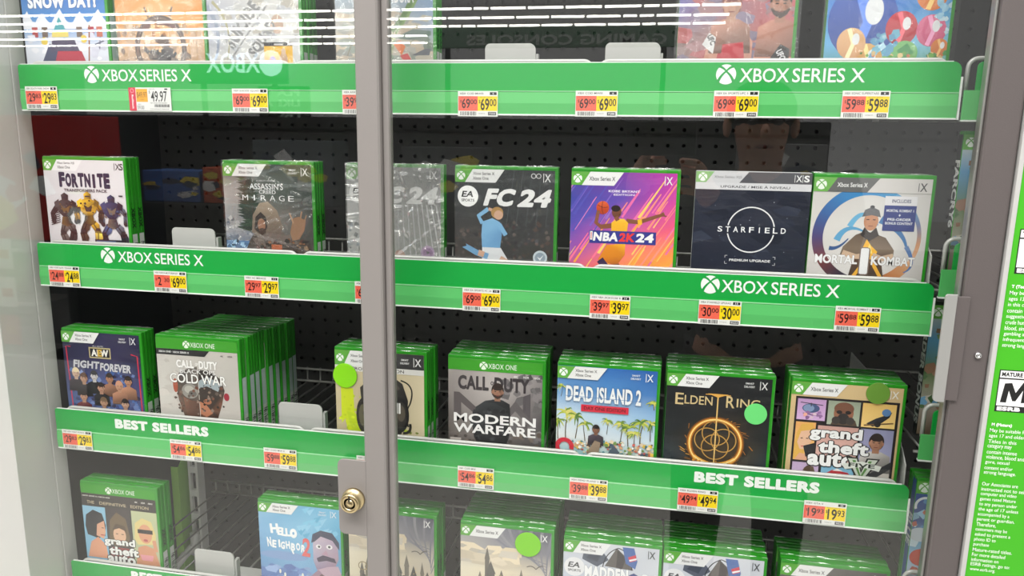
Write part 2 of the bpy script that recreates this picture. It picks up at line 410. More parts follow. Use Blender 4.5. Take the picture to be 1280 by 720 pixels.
# ------------------------------------------------------------------ cover designs (u, v in 0..100 of the part that shows above the sign strip)
CW, CH, SU, SV = 0.1256, 0.160, 0.1256 / 100, 0.116 / 100
WHT = (236, 236, 236); INK = (34, 36, 40); G1 = (96, 176, 52)
def newart(): return Art(CW, CH, SU, SV)
def head_slant(a, lines, tag='X', tagc=(240, 240, 240), pale=WHT, ink=(60, 60, 62), h=14, green=(98, 172, 66), smart=None):
    """green corner with the round emblem, slanted pale field, generation tag at the right"""
    a.poly([(9, 0), (50, 0), (41, h), (3, h)], pale)
    a.poly([(0, 0), (18, 0), (10, h), (0, h)], green)
    a.orb(6.0, h * .5, 4.2, (245, 250, 245), green)
    if len(lines) == 2:
        a.text(lines[0], 29, h * .32, 3.3, ink, wu=22, bold=.012); a.text(lines[1], 26, h * .68, 3.3, ink, wu=16, bold=.012)
    else: a.text(lines[0], 29.5, h * .5, 4.3, ink, wu=25, bold=.012)
    if smart: a.text('SMART', 79, h * .42, 2.2, tagc, wu=8, bold=.02); a.text('DELIVERY', 79, h * .68, 2.2, tagc, wu=10, bold=.02)
    a.rect(88.6, h * .22, 89.3, h * .9, tagc)
    a.text('X', 93, h * .56, h * .58, tagc, wu=6, bold=.012)
    if tag == 'XS': a.text('S', 98 - .6, h * .56, h * .6, tagc, wu=4, bold=.03)
    return a
def head_band(a, h=14, under=None, green=(62, 158, 40)):
    a.rect(0, 0, 100, h, green)
    a.orb(38, h * .52, 4.3, (235, 245, 230), green)
    a.text('XBOX ONE', 58, h * .52, 6.0, (238, 245, 236), wu=30, bold=.0)
    return a
def limb(a, pts, w, cols, seed):
    """plated machine limb: tapered links with darker joints and lit edges"""
    rg = random.Random(seed)
    for (p, q) in zip(pts[:-1], pts[1:]):
        c = rg.choice(cols); a.line([p, q], w, tuple(int(x * .55) for x in c), w * .9); dx, dy = (q[0] - p[0]), (q[1] - p[1]); l = math.hypot(dx, dy); nx, ny = -dy / l * w * .5, dx / l * w * .5
        m1 = (p[0] + dx * .16, p[1] + dy * .16); m2 = (p[0] + dx * .84, p[1] + dy * .84)
        a.poly([(m1[0] + nx, m1[1] + ny), (m1[0] - nx * 1.1, m1[1] - ny * 1.1), ((m1[0] + m2[0]) / 2 - nx * 1.35, (m1[1] + m2[1]) / 2 - ny * 1.35), (m2[0] - nx * .8, m2[1] - ny * .8), (m2[0] + nx * .7, m2[1] + ny * .7)], [c, tuple(min(255, int(x * 1.3)) for x in c), c, tuple(int(x * .8) for x in c), tuple(int(x * .6) for x in c)])
        a.line([m1, m2], w * .16, tuple(int(x * .45) for x in c)); a.ell(q[0], q[1], w * .42, None, (46, 44, 48), n=8)
def machine(a, u, v, lean, cols, alt, seed):
    s = lean
    limb(a, [(u - 3 - s, v + 26), (u - 9 - s * 3, v + 38), (u - 7 - s * 5, v + 52)], 8.5, cols, seed); limb(a, [(u + 4 + s, v + 26), (u + 10 + s * 2, v + 36), (u + 9 + s * 6, v + 52)], 8.5, cols, seed + 1)
    limb(a, [(u - 10, v + 5), (u - 16 + s, v + 14), (u - 14 + s * 2, v + 25)], 6, cols, seed + 2); limb(a, [(u + 10, v + 5), (u + 16 + s, v + 13), (u + 14 + s * 2, v + 24)], 6, cols, seed + 3)
    c = cols[0]; d = tuple(int(x * .6) for x in c); h = tuple(min(255, int(x * 1.3)) for x in c)
    a.poly([(u - 12, v + 2), (u - 5, v - 2), (u + 5, v - 2), (u + 12, v + 2), (u + 9, v + 13), (u + 4, v + 18), (u - 4, v + 18), (u - 9, v + 13)], [h, c, c, d, c, d, d, c]); a.poly([(u - 5, v + 18), (u + 5, v + 18), (u + 7, v + 27), (u, v + 30), (u - 7, v + 27)], [alt, d, d, alt, alt])
    a.poly([(u - 6, v + 4), (u, v + 8), (u + 6, v + 4), (u + 3, v + 13), (u - 3, v + 13)], alt); a.poly([(u - 14, v + 1), (u - 8, v - 3), (u - 7, v + 5), (u - 13, v + 8)], h); a.poly([(u + 14, v + 1), (u + 8, v - 3), (u + 7, v + 5), (u + 13, v + 8)], d)
    a.poly([(u - 4, v - 2), (u - 4.6, v - 8), (u, v - 11), (u + 4.6, v - 8), (u + 4, v - 2)], [c, h, c, d, d]); a.rect(u - 3, v - 6, u + 3, v - 4.4, (40, 44, 56))
    a.scat(u - 10, v, u + 10, v + 16, 14, 1.2, cols + [alt], seed, 1.2)
ART = {}
def c_pack():   # white cover, three plated machines
    a = newart(); a.grid(0, 0, 100, 138, [[(226, 222, 226)] * 3, [(214, 210, 216), (226, 223, 226), (220, 217, 222)], [(222, 219, 224)] * 3])
    head_slant(a, ['Xbox Series X|S', 'Xbox One'], 'XS', (50, 50, 54), (240, 238, 240), h=13)
    for i, ch in enumerate('FORTNITE'):
        a.text(ch, 22.5 + i * 8.0, 24 + (i % 3 - 1) * .5, 16.5 + (1.5 if i in (0, 7) else 0), (34, 44, 70), wu=(3.4 if ch == 'I' else 7.6), bold=.07)
    a.text('TRANSFORMERS PACK', 51, 36, 3.6, (96, 92, 98), wu=54, bold=.03)
    for i in range(7): a.line([(4, 64 + i * 2.4), (16, 60 + i * 2.4)], .9, (40, 40, 44))
    machine(a, 24, 50, -1, [(62, 58, 60), (98, 92, 90), (44, 42, 46), (130, 120, 112)], (118, 90, 52), 3)
    machine(a, 82, 51, 1, [(48, 58, 90), (70, 88, 128), (30, 32, 44), (92, 100, 116)], (120, 104, 90), 8)
    machine(a, 53, 48, 0, [(206, 158, 44), (176, 128, 34), (70, 58, 44), (230, 186, 80)], (56, 48, 42), 5)
    a.rect(58, 94, 92, 101, (34, 38, 56)); a.rect(60, 95.5, 84, 98, (90, 110, 150)); a.rect(92, 40.5, 97, 42, INK); a.rect(7, 97, 18, 99, (60, 60, 62))
    return a
def c_hooded():
    a = newart(); a.grid(0, 0, 100, 138, [[(70, 84, 72), (54, 66, 56), (44, 54, 48)], [(176, 172, 170), (84, 92, 84), (40, 50, 46)], [(160, 158, 160), (128, 122, 118), (60, 62, 60)], [(110, 130, 160), (86, 84, 84), (70, 58, 50)], [(70, 70, 80), (60, 50, 44), (50, 44, 40)]])
    a.scat(0, 60, 34, 98, 60, 3, [(150, 150, 156), (110, 112, 120), (180, 178, 178), (96, 104, 120)], 4)
    for i in range(60):
        rg = random.Random(i); v = rg.uniform(14, 74); a.poly([(16 + rg.uniform(-3, 5), v), (34 + rg.uniform(-4, 8), v - 2), (30, v + 5)], rg.choice([(30, 52, 38), (36, 62, 44), (26, 44, 34)]), layer=False)
    a.rect(0, 88, 30, 101, (86, 130, 176), (60, 84, 120)); a.scat(0, 88, 26, 100, 30, 2.4, [(150, 190, 220), (70, 110, 150), (40, 60, 80)], 8)
    a.poly([(20, 104), (28, 86), (36, 74), (52, 68), (66, 76), (74, 88), (92, 84), (96, 104)], [(70, 60, 54)] * 3 + [(104, 92, 84)] * 3 + [(84, 66, 56)] * 2)
    a.poly([(30, 78), (32, 58), (40, 44), (50, 42), (60, 52), (66, 72), (58, 82), (40, 84)], [(120, 104, 90), (132, 116, 100), (166, 148, 128), (170, 152, 132), (150, 132, 114), (112, 96, 84), (96, 82, 74), (96, 82, 72)])
    a.poly([(33, 74), (35, 60), (41, 54), (47, 60), (48, 72), (42, 82)], (44, 32, 28)); a.ell(41.5, 69, 4.4, 7.5, (150, 106, 80)); a.ell(42, 76.5, 4.2, 4, (66, 46, 38))
    a.poly([(30, 86), (48, 78), (70, 80), (84, 72), (70, 90), (40, 98)], (112, 98, 92))
    a.poly([(74, 76), (78, 60), (84, 58), (92, 62), (90, 74), (84, 84), (76, 86)], (150, 112, 84)); a.line([(78, 66), (74, 54)], 1.6, (176, 140, 110)); a.line([(86, 60), (88, 52)], 1.6, (160, 120, 92)); a.line([(90, 64), (93, 56)], 1.4, (150, 112, 86))
    a.scat(36, 86, 96, 104, 70, 2.6, [(90, 50, 36), (60, 44, 38), (130, 84, 50), (48, 40, 38)], 5)
    a.rect(50, 90, 98, 102, (58, 44, 38)); a.rect(52, 91, 64, 101, (190, 96, 50)); a.scat(66, 91, 96, 100, 30, 1.4, [(150, 120, 90), (90, 60, 46)], 6)
    head_slant(a, ['Xbox Series X', 'Xbox One'], 'X', (225, 225, 225), smart=1)
    a.text('A UBISOFT ORIGINAL', 49, 18.5, 1.8, (220, 220, 220), wu=22); a.text("ASSASSIN'S", 49, 25, 7, (238, 238, 238), wu=38, bold=.012); a.text('CREED', 50, 31.2, 4.2, (238, 238, 238), wu=19, bold=.012)
    for i, ch in enumerate('MIRAGE'): a.text(ch, 24.5 + i * 10.4, 38, 6.2, (240, 240, 240), wu=(1.6 if ch == 'I' else 6.4))
    return a
def fc_title(a, u0, u1, v, h, col=(244, 244, 244)):
    w = u1 - u0
    a.text('FC', u0 + w * .22, v, h, col, wu=w * .44, bold=.055, shear=.3); a.text('24', u0 + w * .76, v, h, col, wu=w * .48, bold=.055, shear=.3)
def c_fcpale():
    a = newart(); a.grid(0, 0, 100, 138, [[(150, 152, 152), (140, 142, 142), (112, 114, 114)], [(196, 196, 196), (172, 172, 172), (146, 146, 146)], [(206, 206, 204), (176, 176, 174), (156, 156, 154)], [(190, 190, 190), (160, 160, 160), (146, 146, 146)]])  # sheen of the creased wrap is put into these pale greys
    for i in range(16): a.line([(20 + i * 5, 40), (6 + i * 7, 130)], 1.4, (150 + i * 5, 150 + i * 5, 152 + i * 5))
    a.scat(0, 60, 40, 110, 60, 3, [(150, 160, 170), (120, 122, 124), (180, 182, 184)], 3)
    a.ell(56, 98, 6, 7, (206, 160, 140)); a.ell(86, 93, 7.4, None, (206, 170, 214)); a.ell(86, 93, 5.2, None, (172, 120, 180)); a.poly([(84, 91), (88, 92), (86, 95)], (60, 40, 70))
    head_slant(a, ['Xbox Series X', 'Xbox One'], 'X', (236, 236, 236), green=(120, 176, 96)); a.ea(13, 29, 10.5); fc_title(a, 32, 97, 30, 19)
    return a
def c_fcdark():
    a = newart(); a.grid(0, 0, 100, 138, [[(46, 50, 52), (44, 48, 50), (54, 58, 60)], [(54, 56, 58), (42, 44, 46), (50, 52, 54)], [(70, 62, 60), (50, 48, 48), (58, 54, 52)], [(52, 46, 46), (44, 42, 44), (50, 46, 46)]])
    a.scat(0, 56, 100, 106, 150, 2.2, [(84, 66, 60), (60, 60, 66), (96, 86, 80), (44, 44, 50), (74, 54, 54)], 5)
    for i in range(5): a.line([(60 + i * 9, 0), (52 + i * 10, 60)], .7, (74, 78, 80))
    a.ea(13, 29, 10.5); fc_title(a, 31, 97, 29.5, 19)
    sk = (214, 172, 146); jy = (132, 186, 226)
    a.poly([(28, 56), (38, 52), (46, 56), (48, 70), (46, 86), (28, 86), (27, 70)], [jy, (150, 200, 236), jy, (104, 158, 204), (112, 166, 210), (120, 174, 218), jy])
    a.line([(28, 58), (24, 50), (34, 42)], 4.2, jy); a.line([(34, 42), (42, 45)], 3, sk); a.ell(43, 46, 6.2, 6.4, (182, 142, 84)); a.ell(44.4, 48.4, 4.6, 5, sk); a.line([(45, 58), (52, 70)], 4.4, jy)
    a.poly([(28, 84), (47, 84), (54, 96), (44, 102), (28, 98)], (226, 228, 232)); a.line([(46, 96), (60, 104)], 7, sk); a.line([(34, 94), (22, 90), (8, 82)], 6.4, (118, 168, 210), 5); a.poly([(2, 78), (10, 78), (12, 83), (6, 85)], (60, 52, 52)); a.line([(30, 92), (24, 90)], 6, sk)
    a.ell(87, 93, 7.2, None, (206, 218, 226)); a.ell(87, 93, 5.2, None, (150, 166, 180)); a.poly([(84, 92), (87, 96), (91, 89), (87, 93.6)], (240, 244, 248)); a.text('EA SPORTS', 87, 103, 2, (220, 220, 220), wu=10)
    head_slant(a, ['Xbox Series X', 'Xbox One'], 'X', (236, 236, 236))
    for du in (79, 84): a.ring(du, 6, 2.2, .6, (225, 225, 225))
    return a
def c_hoops():
    a = newart(); a.grid(0, 0, 100, 138, [[(76, 74, 160), (120, 60, 160), (196, 56, 168)], [(66, 70, 164), (100, 74, 176), (210, 66, 160)], [(86, 76, 176), (190, 88, 170), (236, 92, 130)], [(150, 80, 170), (250, 120, 120), (252, 150, 80)], [(240, 110, 130), (255, 160, 70), (255, 206, 60)], [(240, 110, 100), (255, 150, 60), (255, 206, 60)]])
    rg = random.Random(3)
    for i in range(70):
        u = rg.uniform(-20, 104); v = rg.uniform(38, 118); l = rg.uniform(12, 40); w = rg.uniform(.8, 3)
        c = rg.choice([(255, 150, 130), (255, 120, 150), (255, 206, 110), (250, 170, 70), (236, 110, 170)] if (u + v > 90 or v > 84) else [(150, 110, 200), (120, 96, 196), (224, 130, 190), (86, 82, 180)])
        a.poly([(u, v), (u + w, v + 1), (u + l * .62 + w * .4, v - l), (u + l * .62, v - l)], c, layer=False)
    a.k += 1
    sk = (136, 82, 58); ye = (244, 184, 46)
    a.text('KOBE BRYANT', 51, 19.5, 2.4, (240, 230, 245), wu=30, bold=.03)
    a.text('EDITION', 51, 23, 2, (240, 230, 245), wu=20, bold=.02)
    a.ell(31, 37, 6.2, 7, (226, 96, 44), col2=(170, 56, 30)); a.curve((26, 34), (31, 38), (36, 36), .5, (90, 40, 30)); a.curve((31, 30), (29, 38), (32, 44), .5, (90, 40, 30))
    a.line([(44, 55), (30, 57), (25, 53), (27, 40)], 5, sk, 3.2); a.line([(54, 50), (66, 51), (84, 44), (90, 42)], 4.6, sk, 2.6); a.line([(65, 51), (69, 50.4)], 5.4, ye); a.line([(84, 44), (89, 40)], 1.2, sk); a.line([(86, 43), (92, 44)], 1.2, sk)
    a.poly([(40, 52), (46, 48), (52, 48), (56, 52), (54, 74), (40, 74)], [ye, (255, 204, 80), (255, 200, 70), ye, (226, 150, 36), (226, 160, 40)]); a.ell(44.5, 41, 4.6, 6.4, sk, col2=(100, 58, 42)); a.ell(43.6, 37.4, 4.4, 3.4, (40, 26, 24)); a.line([(47, 43.5), (48.6, 43.5)], .8, (70, 36, 30)); a.line([(44, 46), (46, 50)], 4, sk)
    a.poly([(36, 76), (54, 74), (54, 86), (46, 98), (40, 96), (28, 92)], [(226, 140, 36), ye, (214, 130, 30), (190, 100, 30), (206, 120, 30), (220, 130, 30)]); a.line([(30, 92), (36, 100)], 7, (60, 40, 80)); a.line([(46, 96), (48, 106)], 6, sk)
    a.rect(19, 61, 83, 74.5, (52, 56, 140)); a.text('NBA', 35, 67.4, 9.4, (242, 242, 242), wu=24, bold=.05, shear=.12); a.text('2K', 55.5, 67.4, 9.4, (232, 60, 60), wu=15, bold=.05, shear=.12); a.text('24', 72.5, 67.4, 9.4, (242, 242, 242), wu=17, bold=.05, shear=.12); a.rect(19.6, 62, 22, 71, (240, 240, 240)); a.rect(20.4, 63, 21.2, 70, (220, 60, 60))
    head_slant(a, ['Xbox Series X'], 'X', (240, 240, 240))
    return a
def c_space():
    a = Art(.130, .164, .00130, SV); a.grid(0, 0, 100, 140, [[(34, 38, 52)] * 3, [(30, 36, 54), (38, 42, 58), (30, 36, 50)], [(24, 30, 48), (30, 36, 54), (26, 32, 48)], [(20, 24, 38), (24, 28, 44), (22, 28, 42)]])
    a.scat(0, 18, 100, 104, 40, .35, [(200, 204, 214), (150, 154, 170)], 3); a.scat(4, 20, 96, 104, 26, 6, [(36, 42, 60), (28, 34, 52)], 5, 2)
    a.rect(0, 0, 100, 11, (206, 206, 210)); a.poly([(46, 0), (100, 0), (100, 11), (38, 11)], (86, 86, 92))
    a.poly([(0, 0), (16, 0), (9, 11), (0, 11)], (140, 186, 122)); a.orb(6, 5.6, 3.8, (240, 248, 240), (140, 186, 122)); a.text('Xbox Series X|S', 28, 5.6, 3.2, (120, 120, 124), wu=24)
    a.text('X', 89, 5.6, 6.4, (240, 240, 240), wu=5, bold=.01); a.text('S', 95.6, 5.6, 6.6, (240, 240, 240), wu=4.6, bold=.03); a.rect(91.9, 2, 92.4, 9.4, (220, 220, 220)); a.rect(85.2, 2, 85.7, 9.4, (220, 220, 220))
    a.rect(0, 11, 100, 18, (212, 212, 216)); a.text('UPGRADE / MISE \u00c0 NIVEAU', 52, 14.6, 3, (66, 66, 72), wu=60, bold=.012)
    a.ring(51, 58, 20.4, 1.1, (230, 230, 232), n=56)
    a.rect(28, 54, 80, 62.4, (27, 33, 51))
    for i, ch in enumerate('STARFIELD'): a.text(ch, 24 + i * 6.9, 58, 5.6, (240, 240, 242), wu=(.9 if ch == 'I' else 4.2), bold=.014)
    a.text('PREMIUM UPGRADE', 52, 89.5, 2.6, (232, 232, 234), wu=36, bold=.025)
    for u, su_ in ((30, 1), (74, -1)):
        for v, sv_ in ((85, 1), (93.4, -1)): a.line([(u, v + 2.4 * sv_), (u, v), (u + 2 * su_, v)], .5, (200, 200, 204))
    return a
def c_ringfighter():
    a = newart(); a.grid(0, 0, 100, 138, [[(206, 202, 200)] * 3, [(214, 210, 206), (224, 222, 220), (216, 212, 210)], [(206, 200, 198), (222, 220, 218), (206, 200, 198)], [(200, 194, 192)] * 3])
    a.ring(50, 58, 43, 9.5, None, 62, 330, 60, cols=[(70, 150, 200), (50, 140, 200), (60, 130, 190), (60, 100, 160), (80, 70, 120), (120, 60, 60), (50, 40, 60), (70, 40, 60), (190, 120, 70), (220, 170, 130)])
    a.ring(50, 58, 44, 3.5, None, -30, 62, 24, cols=[(230, 190, 160), (210, 150, 110), (120, 130, 170), (84, 150, 196), (90, 160, 206)])
    a.curve((34, 48), (44, 24), (58, 46), 5, (112, 178, 216), 2); a.curve((24, 62), (30, 44), (46, 52), 6, (98, 164, 206), 1.5); a.curve((60, 40), (80, 50), (84, 66), 7, (66, 120, 176), 2); a.curve((84, 66), (96, 86), (84, 92), 4, (96, 128, 180), 1); a.curve((18, 70), (26, 72), (34, 60), 4, (60, 90, 140), 1)
    a.poly([(28, 76), (30, 68), (40, 56), (48, 52), (56, 54), (66, 58), (74, 70), (74, 80), (60, 78), (42, 80)], [(120, 104, 88), (128, 110, 94), (112, 94, 80), (90, 76, 66), (90, 76, 66), (112, 94, 80), (132, 114, 98), (120, 104, 90), (84, 64, 50), (80, 62, 48)])
    a.ell(52, 42, 6.2, 9.4, (196, 140, 108)); a.poly([(44, 38), (46, 31), (52, 28), (58, 31), (60, 38), (52, 36)], (104, 104, 108)); a.ell(52, 28, 2, 1.6, (70, 70, 74)); a.poly([(44, 56), (47, 48), (52, 54), (57, 48), (60, 56), (52, 62)], (60, 54, 54)); a.rect(48, 40, 50.4, 41, (80, 50, 44)); a.rect(53.4, 40, 55.8, 41, (80, 50, 44)); a.rect(50, 46.4, 54, 47.2, (140, 80, 70))
    a.poly([(46, 72), (50, 60), (54, 66), (60, 72), (58, 80), (46, 80)], (246, 186, 60)); a.poly([(50, 74), (53, 64), (56, 74)], (255, 226, 130)); a.line([(30, 74), (42, 78), (50, 76)], 5, (206, 176, 150)); a.line([(74, 76), (64, 79), (56, 76)], 5, (206, 176, 150))
    a.poly([(36, 102), (40, 80), (64, 80), (68, 102)], [(64, 50, 44), (90, 66, 50), (90, 66, 50), (64, 50, 44)]); a.line([(40, 100), (50, 82)], 3, (236, 176, 60)); a.line([(66, 100), (56, 82)], 3, (236, 176, 60))
    for t, u in (('MORTAL', 25), ('KOMBAT', 74)): a.text(t, u, 81, 9, (240, 240, 242), wu=37, bold=.03, out=(150, 134, 130), ow=.028)
    a.text('1', 49.5, 82, 26, (238, 238, 240), wu=7, bold=.05, out=(130, 112, 104), ow=.03)
    a.rect(62, 17, 89, 26, (226, 224, 228)); a.text('INCLUDES', 76, 21.6, 3.4, (70, 72, 110), wu=16, bold=.02); a.rect(62, 26, 89, 51, (40, 56, 128))
    for t, v in (('MORTAL KOMBAT 1', 31), ('+', 35.4), ('PRE-ORDER', 39.6), ('BONUS CONTENT', 43.4)): a.text(t, 75.5, v, 2.6, (230, 232, 240), wu=(2 if t == '+' else 20 if len(t) < 10 else 23), bold=.03)
    a.rect(0, 0, 100, 14, (210, 206, 204)); a.poly([(9, 0), (56, 0), (46, 14), (3, 14)], (100, 100, 100)); a.poly([(0, 0), (20, 0), (12, 14), (0, 14)], (112, 176, 84)); a.orb(6.4, 7, 4.6, (236, 246, 234), (112, 176, 84)); a.text('Xbox Series X', 33, 7, 4.4, (236, 236, 236), wu=26, bold=.015); a.text('X', 93, 8, 8, (70, 70, 74), wu=6, bold=.012); a.rect(88.6, 4, 89.2, 12, (90, 90, 94))
    return a
def c_wrestle():
    a = newart(); a.grid(0, 0, 100, 138, [[(40, 40, 74), (44, 44, 78), (38, 38, 70)], [(36, 36, 70), (52, 48, 84), (36, 34, 64)], [(64, 74, 120), (90, 100, 150), (60, 60, 104)], [(70, 96, 150), (100, 120, 170), (70, 80, 130)], [(40, 40, 70)] * 3])
    a.scat(6, 50, 96, 104, 110, 3.4, [(80, 110, 170), (60, 70, 120), (120, 140, 190), (46, 44, 76)], 4)
    for p in ([(10, 20), (4, 20), (6, 100)], [(88, 25), (96, 27), (97, 104)]): a.line(p, 1.4, (206, 44, 70))
    a.rect(34, 19, 62, 33, (190, 176, 130)); a.rect(35.4, 20.6, 60.6, 31.4, (30, 28, 34)); a.text('AEW', 48, 26, 9, (240, 238, 230), wu=22, bold=.05); a.text('E', 48, 26, 9, (206, 170, 70), wu=6, bold=.05); a.text('ALL ELITE', 46, 17.4, 1.6, (220, 220, 220), wu=14)
    a.text('FIGHT', 29, 42, 10, (200, 200, 206), wu=34, bold=.045, shear=.12, rot=-1, out=(30, 28, 44), ow=.03); a.text('FOREVER', 67, 44, 10.5, (206, 206, 212), wu=40, bold=.045, shear=.12, rot=-1, out=(30, 28, 44), ow=.03)
    B = [(14, 54, (226, 186, 160), (230, 210, 170), (60, 50, 60)), (24, 60, (206, 160, 134), (90, 60, 44), (50, 44, 50)), (38, 56, (230, 226, 226), (60, 60, 64), (40, 40, 46)), (58, 58, (196, 140, 110), (50, 36, 30), (170, 120, 96)), (82, 60, (206, 150, 118), (44, 32, 28), (196, 140, 110)), (70, 67, (214, 160, 130), (206, 150, 120), (190, 136, 108)), (46, 71, (206, 156, 130), (44, 34, 34), (36, 34, 40)), (22, 84, (210, 156, 126), (40, 30, 28), (120, 44, 50)), (48, 90, (206, 160, 130), (110, 84, 60), (40, 40, 46)), (76, 90, (220, 176, 150), (34, 26, 28), (160, 40, 60))]
    for u, v, sk, hr, cl in B: a.bust(u, v, 4.6, sk, hr, cl)
    a.rect(76, 100, 78, 101, (0, 0, 0)); head_slant(a, ['Xbox Series X', 'Xbox One'], 'X', (225, 225, 230), smart=1)
    return a
def c_coldsoldier():
    a = newart(); a.grid(0, 0, 100, 138, [[(196, 190, 184)] * 3, [(206, 202, 196), (200, 196, 190), (188, 184, 178)], [(210, 206, 200), (200, 194, 188), (196, 190, 184)], [(214, 208, 202)] * 3])
    a.scat(4, 18, 40, 100, 30, 5, [(206, 200, 194), (194, 188, 182)], 3, 1.5)
    a.poly([(22, 60), (26, 44), (40, 36), (50, 34), (50, 104), (32, 104), (28, 92), (24, 78)], [(96, 84, 76), (84, 78, 74), (110, 104, 100), (120, 112, 106), (84, 66, 58), (70, 54, 48), (110, 84, 72), (120, 98, 86)])
    a.poly([(50, 38), (64, 38), (78, 48), (82, 62), (78, 80), (72, 98), (60, 104), (50, 104)], [(60, 54, 50), (54, 48, 46), (70, 62, 56), (60, 50, 46), (120, 80, 60), (70, 52, 44), (50, 40, 36), (60, 44, 38)])
    a.poly([(50, 52), (62, 46), (78, 54), (74, 64), (60, 58), (50, 62)], (160, 172, 178)); a.poly([(52, 60), (66, 60), (74, 68), (70, 76), (54, 72)], (58, 48, 44))
    a.ell(39, 66, 10.5, 9.5, (150, 146, 140)); a.ell(38, 64, 6, 5, (182, 178, 170)); a.ell(42, 69, 5, 4, (112, 106, 102)); a.ell(60, 78, 5, 3.4, (176, 112, 84)); a.poly([(50, 78), (58, 82), (66, 92), (58, 98), (50, 96)], (186, 122, 92)); a.ell(56, 82, 1.6, 1.2, (40, 28, 24))
    a.poly([(30, 74), (40, 78), (50, 78), (50, 100), (34, 98)], [(140, 100, 84), (110, 80, 68), (96, 70, 60), (84, 60, 52), (110, 80, 68)])
    a.ell(84, 70, 3.4, 5, (160, 44, 60)); a.ell(21, 60, 3, 9, (170, 90, 70)); a.line([(50, 34), (50, 104)], .6, (214, 206, 198)); a.scat(24, 50, 80, 100, 60, 2, [(90, 76, 68), (60, 52, 50), (140, 120, 108), (110, 70, 56)], 9); a.scat(18, 70, 28, 90, 12, 1.6, [(120, 90, 80), (90, 80, 76)], 5)
    head_band(a, 13.5); a.poly([(0, 13.5), (66, 13.5), (60, 21), (0, 21)], (42, 42, 44)); a.text('XBOX ONE \u00b7 XBOX SERIES X', 22, 17.4, 2.4, (225, 225, 225), wu=38, bold=.03)
    a.text('4K', 81, 18.6, 2.2, (110, 106, 102), wu=4, bold=.02); a.text('HDR', 91, 18.6, 2.2, (110, 106, 102), wu=6, bold=.02)
    a.text('CALL', 35, 31.5, 10.5, (244, 242, 240), wu=22, bold=.06, out=(80, 74, 70), ow=.02); a.text('OF', 49.5, 31, 3.4, (244, 242, 240), wu=4, bold=.03); a.text('DUTY', 63.5, 31.5, 10.5, (244, 242, 240), wu=23, bold=.06, out=(80, 74, 70), ow=.02)
    a.text('BLACK OPS', 50, 40.5, 5.4, (240, 238, 236), wu=44, bold=.012, out=(80, 74, 70), ow=.02); a.text('COLD WAR', 50, 50, 12, (246, 245, 243), wu=70, bold=.018, out=(84, 78, 74), ow=.02)
    return a
def c_mask():
    a = newart(); a.grid(0, 0, 100, 138, [[(222, 206, 172), (214, 198, 164), (222, 208, 176)], [(206, 192, 156), (196, 180, 146), (226, 212, 180)], [(200, 186, 150), (170, 156, 124), (222, 208, 174)], [(206, 194, 160), (180, 168, 134), (214, 204, 170)]])
    a.poly([(6, 44), (20, 46), (22, 100), (14, 104), (10, 84), (6, 90)], (206, 222, 30)); a.poly([(12, 74), (32, 80), (30, 104), (18, 104)], (190, 214, 24)); a.scat(4, 50, 30, 104, 24, 1.8, [(206, 224, 20), (176, 200, 30)], 3); a.scat(76, 92, 96, 106, 14, 1.8, [(170, 190, 40), (120, 136, 40)], 4)
    a.poly([(30, 70), (28, 44), (44, 28), (62, 26), (76, 36), (82, 56), (80, 86), (70, 104), (36, 104)], [(50, 46, 44), (58, 54, 50), (66, 62, 58), (60, 56, 52), (46, 44, 42), (36, 34, 34), (44, 40, 38), (30, 30, 30), (34, 32, 32)])
    a.ell(72, 74, 11, 22, (28, 28, 30)); a.ell(73, 74, 8, 17, (54, 50, 48)); a.ell(74, 72, 4.6, 10, (92, 84, 74)); a.curve((74, 32), (92, 36), (84, 60), 1.6, (24, 24, 26)); a.curve((84, 60), (78, 70), (82, 88), 1.6, (30, 30, 32)); a.curve((76, 96), (86, 96), (84, 84), 3, (34, 32, 32))
    a.ell(32, 78, 9, 22, (44, 40, 38)); a.ell(31, 78, 5, 14, (96, 92, 70)); a.scat(32, 40, 70, 102, 60, 3, [(70, 64, 58), (40, 38, 36), (96, 88, 76), (54, 50, 46)], 6)
    for t, u, w in (('M', 46, 10), ('W', 58, 12), ('II', 71, 5)): a.text(t, u, 66, 13, (238, 238, 236), wu=w, bold=.05)
    head_slant(a, ['Xbox Series X', 'Xbox One'], 'X', (225, 225, 225), smart=1, h=18); a.poly([(50, 0), (100, 0), (100, 18), (42, 18)], (58, 58, 60)); a.text('SMART', 79, 7, 2.2, WHT, wu=8, bold=.02); a.text('DELIVERY', 79, 11, 2.2, WHT, wu=10, bold=.02); a.rect(88.6, 4, 89.3, 15, WHT); a.text('X', 93.6, 9.6, 9, WHT, wu=7, bold=.015)
    a.rect(0, 18, 100, 24.5, (226, 224, 220)); a.text('CROSS-GEN EDITION', 48, 21.3, 3.8, (74, 72, 70), wu=60, bold=.015)
    return a
